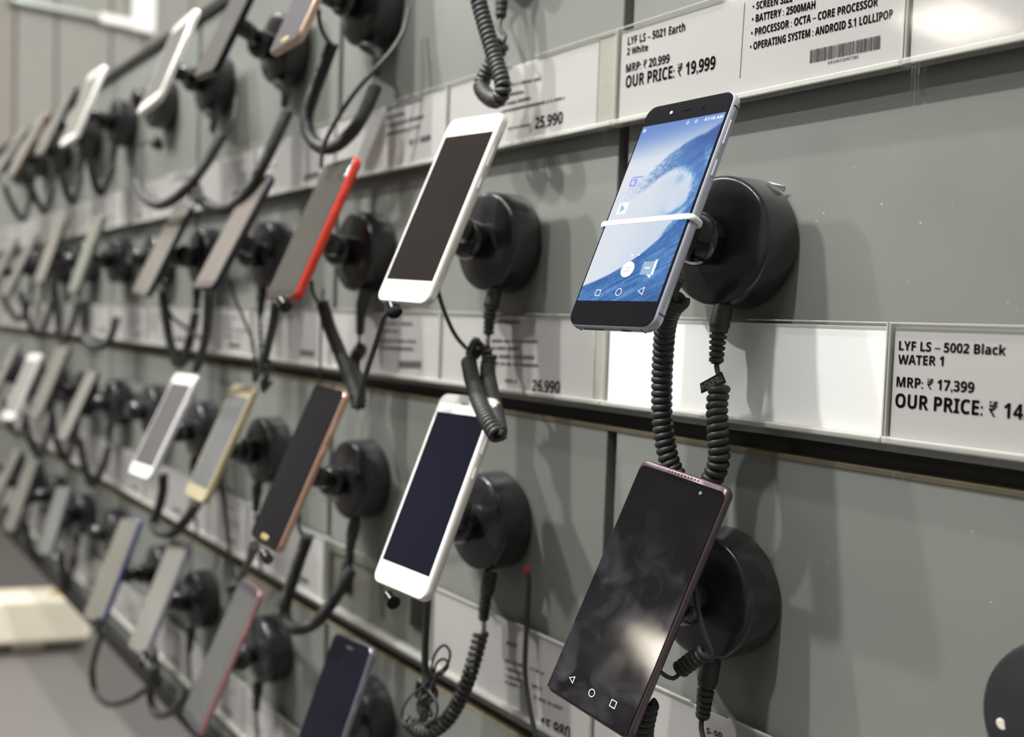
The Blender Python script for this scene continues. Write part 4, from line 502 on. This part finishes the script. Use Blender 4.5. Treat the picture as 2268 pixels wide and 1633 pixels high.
        MB().add(ring(.0044, .0044, .0002, .0005, zi, .0172, yb + .001, 2)).obj('square_mark', PRINT, fg, False)
        sm = bpy.data.materials.new('finger_smudge'); sm.use_nodes = True; nt = sm.node_tree; bb = nt.nodes['Principled BSDF']
        bb.inputs['Base Color'].default_value = (.36, .34, .38, 1); bb.inputs['Roughness'].default_value = .55
        tc = nt.nodes.new('ShaderNodeTexCoord'); n1 = nt.nodes.new('ShaderNodeTexNoise'); n1.inputs['Scale'].default_value = 44; n1.inputs['Detail'].default_value = 5; n1.inputs['Distortion'].default_value = .7
        mr = nt.nodes.new('ShaderNodeMapRange'); mr.inputs[1].default_value = .44; mr.inputs[2].default_value = .84; mr.inputs[3].default_value = 0; mr.inputs[4].default_value = .13
        sp = nt.nodes.new('ShaderNodeSeparateXYZ'); m2 = nt.nodes.new('ShaderNodeMapRange'); m2.inputs[1].default_value = .055; m2.inputs[2].default_value = -.01; mu = nt.nodes.new('ShaderNodeMath'); mu.operation = 'MULTIPLY'
        nt.links.new(tc.outputs['Object'], n1.inputs['Vector']); nt.links.new(n1.outputs['Fac'], mr.inputs[0]); nt.links.new(tc.outputs['Object'], sp.inputs[0]); nt.links.new(sp.outputs['Y'], m2.inputs[0])
        nt.links.new(mr.outputs[0], mu.inputs[0]); nt.links.new(m2.outputs[0], mu.inputs[1]); nt.links.new(mu.outputs[0], bb.inputs['Alpha'])
        MB().add(([(-sw / 2, sy0, .00056), (sw / 2, sy0, .00056), (sw / 2, sy1, .00056), (-sw / 2, sy1, .00056)], [[0, 1, 2, 3]])).obj('smudges', sm, fg, False)
    if white and near:
        MB().add(slab(.0095, .0013, .0006, .0002, .0006, .0001, 3, 0, h / 2 - .0078)).obj('earpiece', mat('slot_grey', (120, 118, 112), .5), fg)
        MB().add(disc(.0011, .0006, 14, .0135, h / 2 - .0078)).add(disc(.0008, .0006, 14, -.0125, h / 2 - .0078)).obj('sensors', MATS['slot_grey'], fg)
    if st.get('button'):
        MB().add(slab(.0165, .0052, .0024, .0002, .0009, .0003, 5, 0, -h / 2 + .0075)).obj('home_button', mat('button_gold', (206, 190, 120), .3, .5), fg)
    if key == 'red': MB().add(slab(.010, .0012, .0005, .0002, .0006, .0001, 3, 0, h / 2 - .007)).obj('earpiece', DOT, fg)
    if key == 'navy4': MB().add(slab(.013, .0018, .0008, .0002, .0006, .0001, 3, 0, h / 2 - .009)).obj('earpiece', mat('slot_brown', (92, 84, 78), .5), fg)
    if near:
        spans = ((h * .27, h * .375), (h * .135, h * .205)) if key == 'p1' else ((h * .22, h * .32), (h * .1, h * .155)) if key != 'p2' else ()
        for a, b2 in spans: MB().add(bevel_box(w / 2 - .0004, w / 2 + .0007, a, b2, -t * .68, -t * .34, .0003)).obj('side_button', fm, bd, False)
    else:
        MB().add(bevel_box(w / 2 - .0004, w / 2 + .0006, h * .18, h * .27, -t * .66, -t * .34, .0003)).obj('side_button', fm, bd, False)
    return root, M, t

def build_mount(x, z, label, phoneM=None, t=0, special=None):
    root = empty('wall_mount', (x, 0, z), label, 'mount', 'round black phone mounts on the grey wall')
    MB().add(lathe([(.034, 0.0001), (.0395, .0002), (.0395, .0022)], 40)).obj('adhesive_pad', mat('foam_pad', (28, 28, 26), .8), root)
    MB().add(lathe([(.0405, .0022), (.0420, .0028), (.0421, .010), (.0413, .0265), (.0410, .0282), (.0404, .0294), (.0394, .0303), (.0380, .0309), (.034, .0321), (.028, .0335), (.020, .0349), (.0135, .0354)], 64)).obj('base', PLASTIC, root)
    if special:
        MB().add(lathe([(.0030, .030), (.0032, .0345), (.0024, .0354)], 16)).xf(Matrix.Translation((-.029, .002, -.006))).obj('screw', mat('pale_screw', (214, 208, 194), .4), root)
        MB().add(lathe([(.0132, .0344), (.0128, .0352), (.0122, .0352)], 40)).obj('socket_rim', GLOSSB, root)
        return root
    bc = Vector((0, -.0450, 0)); bl = MB().add(sphere(bc, .0168, 32, 18)).obj('ball', GLOSSB, root)
    MB().add(loft([[(bc.x + .01705 * math.cos(a) * math.cos(2 * math.pi * i / 32), bc.y + .01705 * math.cos(a) * math.sin(2 * math.pi * i / 32), bc.z + .01705 * math.sin(a)) for i in range(32)] for a in [math.radians(d_) for d_ in (2, 6, 18, 30, 42, 54, 66, 78, 88)]])).obj('ball_cap', PLASTIC, bl)
    if phoneM is not None:
        pc = (phoneM @ Vector((0, -.004, -t))) - Vector((x, 0, z)); n = (phoneM.to_3x3() @ Vector((0, 0, 1))).normalized()
        e1, e2, e3 = pc - n * .019, pc - n * .011, pc - n * .0042
        Q = np.array([tuple(p) for p in (bc, bc.lerp(e1, .5) + Vector((0, -.001, 0)), e1, e2, e3)])
        Qs, L = spline(Q, .0025); rr = np.interp(np.linspace(0, 1, len(Qs)), [0, .3, .75, 1], [.0088, .0092, .0105, .0112])
        MB().add(tube(Qs, rr, 20)).obj('neck', GLOSSB, root)
        rot = n.to_track_quat('Z', 'Y').to_matrix().to_4x4(); V, F = loft([[(r_ * math.cos(2 * math.pi * i / 28), r_ * math.sin(2 * math.pi * i / 28), zz) for i in range(28)] for r_, zz in ((.016, -.0045), (.0195, -.0035), (.0195, -.0004), (.019, -.0001))])
        MB().add((V, F)).xf(Matrix.Translation(pc) @ rot).obj('phone_plate', PLASTIC, root)
    else:
        MB().add(tube(np.array([(0, -.042, 0), (0, -.052, .002), (0, -.060, .004)]), np.array([.0105, .0108, .013]), 20)).obj('neck', GLOSSB, root)
    return root

pm = {}
for key, d in D['phones'].items():
    root, M, t = build_phone(key, d); pm[key] = (root, M, t)
    mo = build_mount(d['puck'][0], d['puck'][1], 'round black mount holding the ' + SHORT[key], M, t)
    if key == 'p1':
        V = [tuple(Vector(p) - mo.location) for p in D['tape']]; V += [(a, b_ + .0012, c_ - .0006) for a, b_, c_ in V]
        mesh('tape_shred', V, [[0, 1, 2, 3], [7, 6, 5, 4], [0, 4, 5, 1], [1, 5, 6, 2], [2, 6, 7, 3], [3, 7, 4, 0]], mat('white_tape', (226, 224, 214), .6), mo, False)['label'] = 'white shred of foam tape'
for x, z, l in D['bare']: build_mount(x, z, l, special=(x > -.3))

# rubber band around the lit phone
root, M, t = pm['p1']; w_, h_ = D['phones']['p1']['w'], D['phones']['p1']['h']
pts = [(x, y) for x, y in rrect(w_ + .0024, t + .0032, .0034, 5)]
yv = lambda x: -h_ / 2 + h_ * .447 + x * .01
Q = np.array([tuple(M @ Vector((x, yv(x), z - t / 2 + .0002))) for x, z in pts + pts[:1]])
V = []; F = []; NB = 8
nn = len(pts)
for i in range(nn):
    c0 = Q[i]; tdir = Q[(i + 1) % nn] - Q[i - 1]; tdir /= np.linalg.norm(tdir); up = np.array(M.to_3x3() @ Vector((0, 1, 0))); up = up - tdir * up.dot(tdir); up /= np.linalg.norm(up); sd = np.cross(tdir, up)
    for k in range(NB):
        a = 2 * math.pi * k / NB; V.append(tuple(c0 + up * .0019 * math.cos(a) + sd * .00085 * math.sin(a)))
for i in range(nn):
    for k in range(NB): F.append([i * NB + k, i * NB + (k + 1) % NB, ((i + 1) % nn) * NB + (k + 1) % NB, ((i + 1) % nn) * NB + k])
tag(mesh('rubber_band', V, F, mat('white_rubber', (246, 246, 244), .45)), 'white elastic band stretched around the lit phone', 'band')

# ------------------------------------------------------------------ cords
def tangle(c, size, seed):
    rg = random.Random(seed); V, F = [], []
    for k in range(2):
        P = [(c[0] + rg.gauss(0, size * .42), c[1] + rg.gauss(0, size * .22), c[2] + rg.gauss(0, size * .5)) for _ in range(9)]
        Q, L = spline(P, .002); a, b_ = tube(Q, .0022, 6); F += [[i + len(V) for i in f] for f in b_]; V += a
    return V, F
def relief(P):
    Q, L = spline(P, .0006); s = np.linspace(0, 1, len(Q))
    r = np.interp(s, [0, .05, .38, .42, .97, 1], [.0058, .0062, .0066, .0058, .0046, .0036])
    ph = (s - .42) / .58 * 6; dip = (s > .42) & ((ph % 1) > .72); r = np.where(dip, r * .72, r)
    return tube(Q, r, 14)
LAB = {
 'p1': 'black coiled cord hanging in a loop from the lit phone and its mount',
 'p2': 'black cord below the mount of the smudged mauve framed phone', 'p2s': 'thin black sensor wire with a short curl beside the mauve framed phone',
 'top2': 'black coiled cord hanging from above, over the top strip of cards', 'w1': 'black coiled cord tied in a bundle below the brownish screened white phone',
 'w1p': 'black plug and thin cable under the brownish screened white phone', 'red': 'black coiled cord looping below the mount of the red sided phone',
 'redp': 'black plug, cable and tangle under the red sided phone', 'r2slim': 'thick black cable hanging under the slim black edged phone', 'r2c': 'thin dark wire under the second phone left of the red sided one',
 'w2': 'black coiled cord and wire bundle below the navy screened white phone', 'w2red': 'thin black wire with a red tip beside the navy screened white phone mount', 'w2p': 'short black plug under the navy screened white phone',
 'rose3': 'black coiled cord looping below the rose gold edged phone', 'rose3p': 'black plug and tangled cable under the rose gold edged phone', 'gold1': 'wide black coiled loop hanging above the red sided phone',
 'gold1b': 'thin black cable crossing in front of the wide coiled loop', 'dark1': 'black coiled cord slanting down behind the slim black edged phone', 'white1a': 'black coiled cord sagging in a U under the large white top row phone',
 'white3': 'black coiled cord sagging between the silver white and gold phones', 'gold3': 'thin black wire under the gold phone', 'r2green': 'small black coiled loop under the greenish grey phone',
 'blue4': 'black plug and grey cable loop under the blue edged phone', 'silver4': 'black plug and cable ring under the silver edged phone'}
def build_cord(segs, label):
    P0 = segs[0]['p'] if segs[0]['t'] == 'knot' else segs[0]['p'][0]
    root = empty('security_cord', P0, label, 'cord', 'black security cords of the display phones'); off = Matrix.Translation(-Vector(P0))
    for s in segs:
        if s['t'] == 'coil': VF, n = coil(s['p'], s['R'], s['r'] * 1.1, s.get('pitch', s['r'] * 2.04), s.get('seg', 12), s.get('n', 6)), 'coil'
        elif s['t'] == 'wire': Q, L = spline(s['p'], .003); VF, n = tube(Q, s['r'], 8), 'wire'
        elif s['t'] == 'relief': VF, n = relief(s['p']), 'strain_relief'
        elif s['t'] == 'plug': Q, L = spline(s['p'], .001); VF, n = tube(Q, s['r'], 14), 'plug'
        elif s['t'] == 'tip': Q, L = spline(s['p'], .001); VF, n = tube(Q, s['r'], 10), 'red_tip'
        else: VF, n = tangle(s['p'], s['size'], s['seed']), 'tangle'
        o = MB().add(VF).xf(off).obj(n, mat('red_plastic', (190, 40, 46), .4) if n == 'red_tip' else GLOSSB if n == 'plug' else RUBBER, root, True, 60)
    return root
cr = {}
for k, segs in D['cords'].items(): cr[k] = build_cord(segs, LAB[k])
# paper flag on the cord of the lit phone
off = -Vector(D['cords']['p1'][0]['p'][0]); q = [Vector(p) + off for p in D['flag']]
V = [tuple(p) for p in q] + [tuple(p + Vector((0, .0004, 0))) for p in q]
mesh('cord_label', V, [[3, 2, 1, 0], [4, 5, 6, 7], [0, 1, 5, 4], [1, 2, 6, 5], [2, 3, 7, 6], [3, 0, 4, 7]], mat('black_label', (32, 32, 33), .5), cr['p1'], False)['label'] = 'small black printed tag'
tv, tf = text_mesh('TT02\u2013EC9123\u2013B', 1, .55, 0); a0, b0, c0, d0 = q      # printed upside down on the flag
TV = []
for x, y, _ in tv.tolist():
    u = 1 - (.06 + x * .88); v = .78 - y; TV.append(tuple(a0.lerp(b0, u).lerp(d0.lerp(c0, u), 1 - v) + Vector((0, -.0002, 0))))
mesh('printed_text', TV, tf, mat('label_print', (190, 190, 188), .6), cr['p1'], False)
# cords of the far phones: relief under the mount, coil sagging to the back of the phone
for k in ('white1b', 'r1c', 'r1d', 'r1e', 'r2c', 'r2e', 'r2f', 'r2g', 'r3c', 'r3d', 'r3e', 'r3f', 'navy4', 'pink4', 'silver4', 'r4d', 'r4e', 'r4f', 'gold3', 'white3', 'blue4', 'r2slim'):
    d = D['phones'][k]; x, z = d['puck']; M = pm[k][1]; e = M @ Vector((.01, -.05, -.011)); rg = random.Random(k)
    s0 = Vector((x, -.028, z - .0405)); s1 = Vector((x, -.030, z - .076)); dp = rg.uniform(.125, .16)
    full = k not in ('gold3', 'white3', 'blue4', 'r2slim', 'silver4', 'navy4', 'pink4')
    segs = [dict(t='relief', p=[tuple(s0), tuple((s0 + s1) / 2), tuple(s1)])]
    if full:
        mid = Vector(((x + e.x) / 2 + rg.uniform(-.012, .012), -.055, z - dp))
        segs += [dict(t='coil', R=.0046, r=.0022, p=[tuple(s1 + Vector((0, 0, -.004))), (x + (mid.x - x) * .25, -.04, z - dp * .8), tuple(mid), (e.x + (mid.x - e.x) * .2, e.y * .75, z - dp * .78), (e.x, e.y + .012, e.z - .012)]),
                 dict(t='wire', r=.0018, p=[(e.x, e.y + .012, e.z - .012), tuple(e)])]
    else:
        segs += [dict(t='wire', r=.002, p=[tuple(s1), (x + .004, -.03, z - .1), (x + .01, -.025, z - .15)])]
    build_cord(segs, 'black cord from the mount of the ' + SHORT[k])

# ------------------------------------------------------------------ price holders and cards
XS = [-.0745, D['xcards']['A'][1], D['xcards']['A'][0] - .003]
while XS[-1] > -3.5: XS.append(XS[-1] - .228)
rows = {'A': (.1472, .2166, 'upper'), 'B': (-.0592, .0068, 'middle'), 'C': (-.327, -.2515, 'lower'), 'D': (-.566, -.495, 'lowest')}
SPACER = mat('frosted_acrylic', (168, 167, 160), .3, noise=.12, nscale=80)
def holder(x0, x1, z0, z1, label, gap=None):
    r = empty('price_holder', ((x0 + x1) / 2, 0, ZC + z0), label, 'sign holder', 'clear acrylic price holders'); hw = (x1 - x0) / 2; H = z1 - z0
    MB().add(bevel_box(-hw, hw, -.0055, -.0040, 0, H, .0003)).obj('back_plate', ac, r, False)
    # front plate with a thumb notch in its top edge
    out = [(-hw, 0), (hw, 0), (hw, H), (.016, H), (.010, H - .006), (-.010, H - .006), (-.016, H), (-hw, H)]
    rg = [[(a, y, b_) for a, b_ in out] for y in (-.0122, -.0108)]
    V, F = loft(rg); MB().add((V, F)).obj('front_plate', ac, r, False)
    MB().add(bevel_box(-hw, hw, -.0150, -.0040, -.0012, .0028, .0008)).obj('bottom_lip', EDGE, r, False)
    MB().add(bevel_box(-hw, -hw + .0012, -.0125, -.004, 0, H, .0003)).obj('end_wall', EDGE, r, False)
    MB().add(bevel_box(hw - .0012, hw, -.0125, -.004, 0, H, .0003)).obj('end_wall', EDGE, r, False)
    MB().add(bevel_box(-hw, -.0165, -.0124, -.0106, H - .0009, H, .0002)).add(bevel_box(.0165, hw, -.0124, -.0106, H - .0009, H, .0002)).obj('top_edge', EDGE, r, False)
    MB().add(bevel_box(-hw + .03, -hw + .05, -.004, 0, H * .3, H * .7, .0005)).add(bevel_box(hw - .05, hw - .03, -.004, 0, H * .3, H * .7, .0005)).obj('mounting_foot', ac, r, False)
    if gap: MB().add(bevel_box(gap - r.location.x, hw - .0017, -.0100, -.0056, .0005, H - .001, .0004)).obj('clear_spacer', SPACER, r, False)
    return r
def card(x0, x1, z0, z1, m, label, tilt=0):
    r = empty('price_card', ((x0 + x1) / 2, -.0095, ZC + z0), label, 'card', 'price cards in the acrylic holders'); hw = (x1 - x0) / 2
    MB().add(bevel_box(-hw, hw, 0, .0008, .0003, z1 - z0, .0001)).obj('paper', m, r, False); return r
def put_text(r, items, m=INK):
    for q in items:
        V, F = text_mesh(q['s'], q['w'], q['cap'], q['bold']); o = r.location; s = q['tilt']
        P = [(q['a'][0] - o.x + x, -.0003, q['a'][1] - o.z + y + s * x) for x, y, _ in V.tolist()]
        mesh('printed_text', P, F, m, r, False)
def put_dash(r, items, m=INK, soft=False):
    o = r.location; g = MB(); rg = random.Random(len(items))
    for a, b_, c, d, h in items:
        x = 0.0; L = c - a
        while x < L:
            wd = min(L - x, rg.uniform(.35, .7) * h)
            zz = lambda t: b_ + (d - b_) * t / L
            if h > .006: wd = L
            g.add(([(a + x - o.x, -.0003, zz(x) - o.z), (a + x + wd - o.x, -.0003, zz(x + wd) - o.z), (a + x + wd - o.x, -.0003, zz(x + wd) + h - o.z), (a + x - o.x, -.0003, zz(x) + h - o.z)], [[0, 1, 2, 3]])); x += wd + h * (.22 if rg.random() > .16 else .9)
    g.obj('printed_lines', m, r, False)
ORD = 'first second third fourth fifth sixth seventh eighth ninth tenth eleventh twelfth thirteenth fourteenth fifteenth sixteenth seventeenth'.split(); seen_n = set()
def below(xc, rk):                              # name of the phone nearest to a holder, for its label
    rr = {'A': 1, 'B': 2, 'C': 3, 'D': 4}[rk]
    c = [(abs(d['puck'][0] - xc), k) for k, d in D['phones'].items() if d['row'] == rr]
    c = min(c); return SHORT[c[1]] if c[0] < .09 else None
rg = random.Random(8)
for rk, (z0, z1, word) in rows.items():
    for i in range(len(XS) - 1):
        x1, x0 = XS[i] - .0003, XS[i + 1] + .0003
        if rk == 'D' and i < 1: continue
        cx = (x0 + x1) / 2; nm = below(cx, rk)
        loc = {('A', 0): 'at the upper right corner', ('A', 1): 'above the lit phone', ('B', 0): 'at the right edge of the middle strip', ('B', 1): 'behind the cord of the lit phone', ('A', 2): 'above the brownish screened white phone', ('B', 2): 'below the brownish screened white phone', ('C', 2): 'below the navy screened white phone', ('C', 3): 'hanging empty below the rose gold edged phone',
               ('C', 0): 'at the lower right corner', ('C', 1): 'behind the bottom of the mauve framed phone', ('D', 1): 'at the right end of the lowest strip'}.get((rk, i))
        loc = loc or ('under the ' + nm if nm and nm not in seen_n else 'in the %s strip, %s from the right' % (word, ORD[i])); seen_n.add(nm)
        holder(x0, x1, z0, z1, 'clear acrylic price holder ' + loc, D['cut'][rk] + .001 if (rk, i) in (('A', 2), ('B', 2)) else None)
        if rk == 'C' and i == 3: continue       # this holder hangs empty
        m = PAPERW if (rk, i) == ('B', 1) else PAPER
        lab = {('A', 1): 'white two column card with a barcode, above the lit phone', ('B', 0): 'large print price card at the right edge of the middle strip', ('B', 1): 'blank white card behind the cord of the lit phone',
               ('A', 2): 'price card behind the top of the brownish screened white phone', ('B', 2): 'price card below the brownish screened white phone', ('C', 2): 'price card below the navy screened white phone',
               ('A', 0): 'card with a bright lamp glare in the upper right corner'}.get((rk, i), 'printed price card ' + loc)
        c = card(x0 + .0022, D['cut'][rk] if (rk, i) in (('A', 2), ('B', 2)) else x1 - .0022, z0 + .0003, z1 - .0025, m, lab)
        if (rk, i) == ('A', 1):
            put_text(c, D['textA1']); o = c.location; q = D['barcode']; g = MB(); x = 0.
            while x < 1:
                wd = rg.choice([.006, .006, .012, .018])
                P = lambda u, v: ((q[0][0] * (1 - u) + q[1][0] * u) * (1 - v) + (q[3][0] * (1 - u) + q[2][0] * u) * v - o.x, -.0003, (q[0][1] * (1 - u) + q[1][1] * u) * (1 - v) + (q[3][1] * (1 - u) + q[2][1] * u) * v - o.z)
                g.add(([P(x, 1), P(min(1, x + wd), 1), P(min(1, x + wd), 0), P(x, 0)], [[0, 1, 2, 3]])); x += wd + rg.choice([.005, .006, .010])
            g.obj('barcode', INK, c, False)
            (xa, za), (xb, zb) = D['divider']; mesh('divider_line', [(xa - o.x - .0002, -.0003, za - o.z), (xb - o.x - .0002, -.0003, zb - o.z), (xb - o.x + .0002, -.0003, zb - o.z), (xa - o.x + .0002, -.0003, za - o.z)], [[0, 1, 2, 3]], INK, c, False)
        elif (rk, i) == ('B', 0): put_text(c, D['textB2'])
        elif (rk, i) == ('B', 1): pass
        elif (rk, i) == ('A', 0): pass
        elif (rk, i) == ('A', 2): put_text(c, D['textA0'], INKSOFT); put_dash(c, D['dashA0'], INK)
        elif (rk, i) == ('A', 3): put_dash(c, D['dashA0b'], INK)
        elif (rk, i) == ('B', 2): put_text(c, D['textB0'], INKSOFT); put_dash(c, D['dashB0'], INKSOFT)
        elif (rk, i) == ('B', 3): put_dash(c, D['dashB0b'], INKSOFT)
        elif (rk, i) == ('C', 2): put_text(c, D['textC0'], INKSOFT); put_dash(c, D['dashC0'], INKSOFT)
        elif (rk, i) == ('C', 1): put_text(c, D['textC1'], INK)
        else:
            H = z1 - z0; L = []
            for q in range(4):
                xx = x0 + .012 + (.11 if i % 2 else 0); zz = ZC + z1 - H * (.25 + .13 * q); L.append([xx, zz, xx + rg.uniform(.03, .085), zz, .0026])
            L.append([x1 - .08, ZC + z0 + .01, x1 - .04, ZC + z0 + .01, .0065]); put_dash(c, L, INKSOFT)
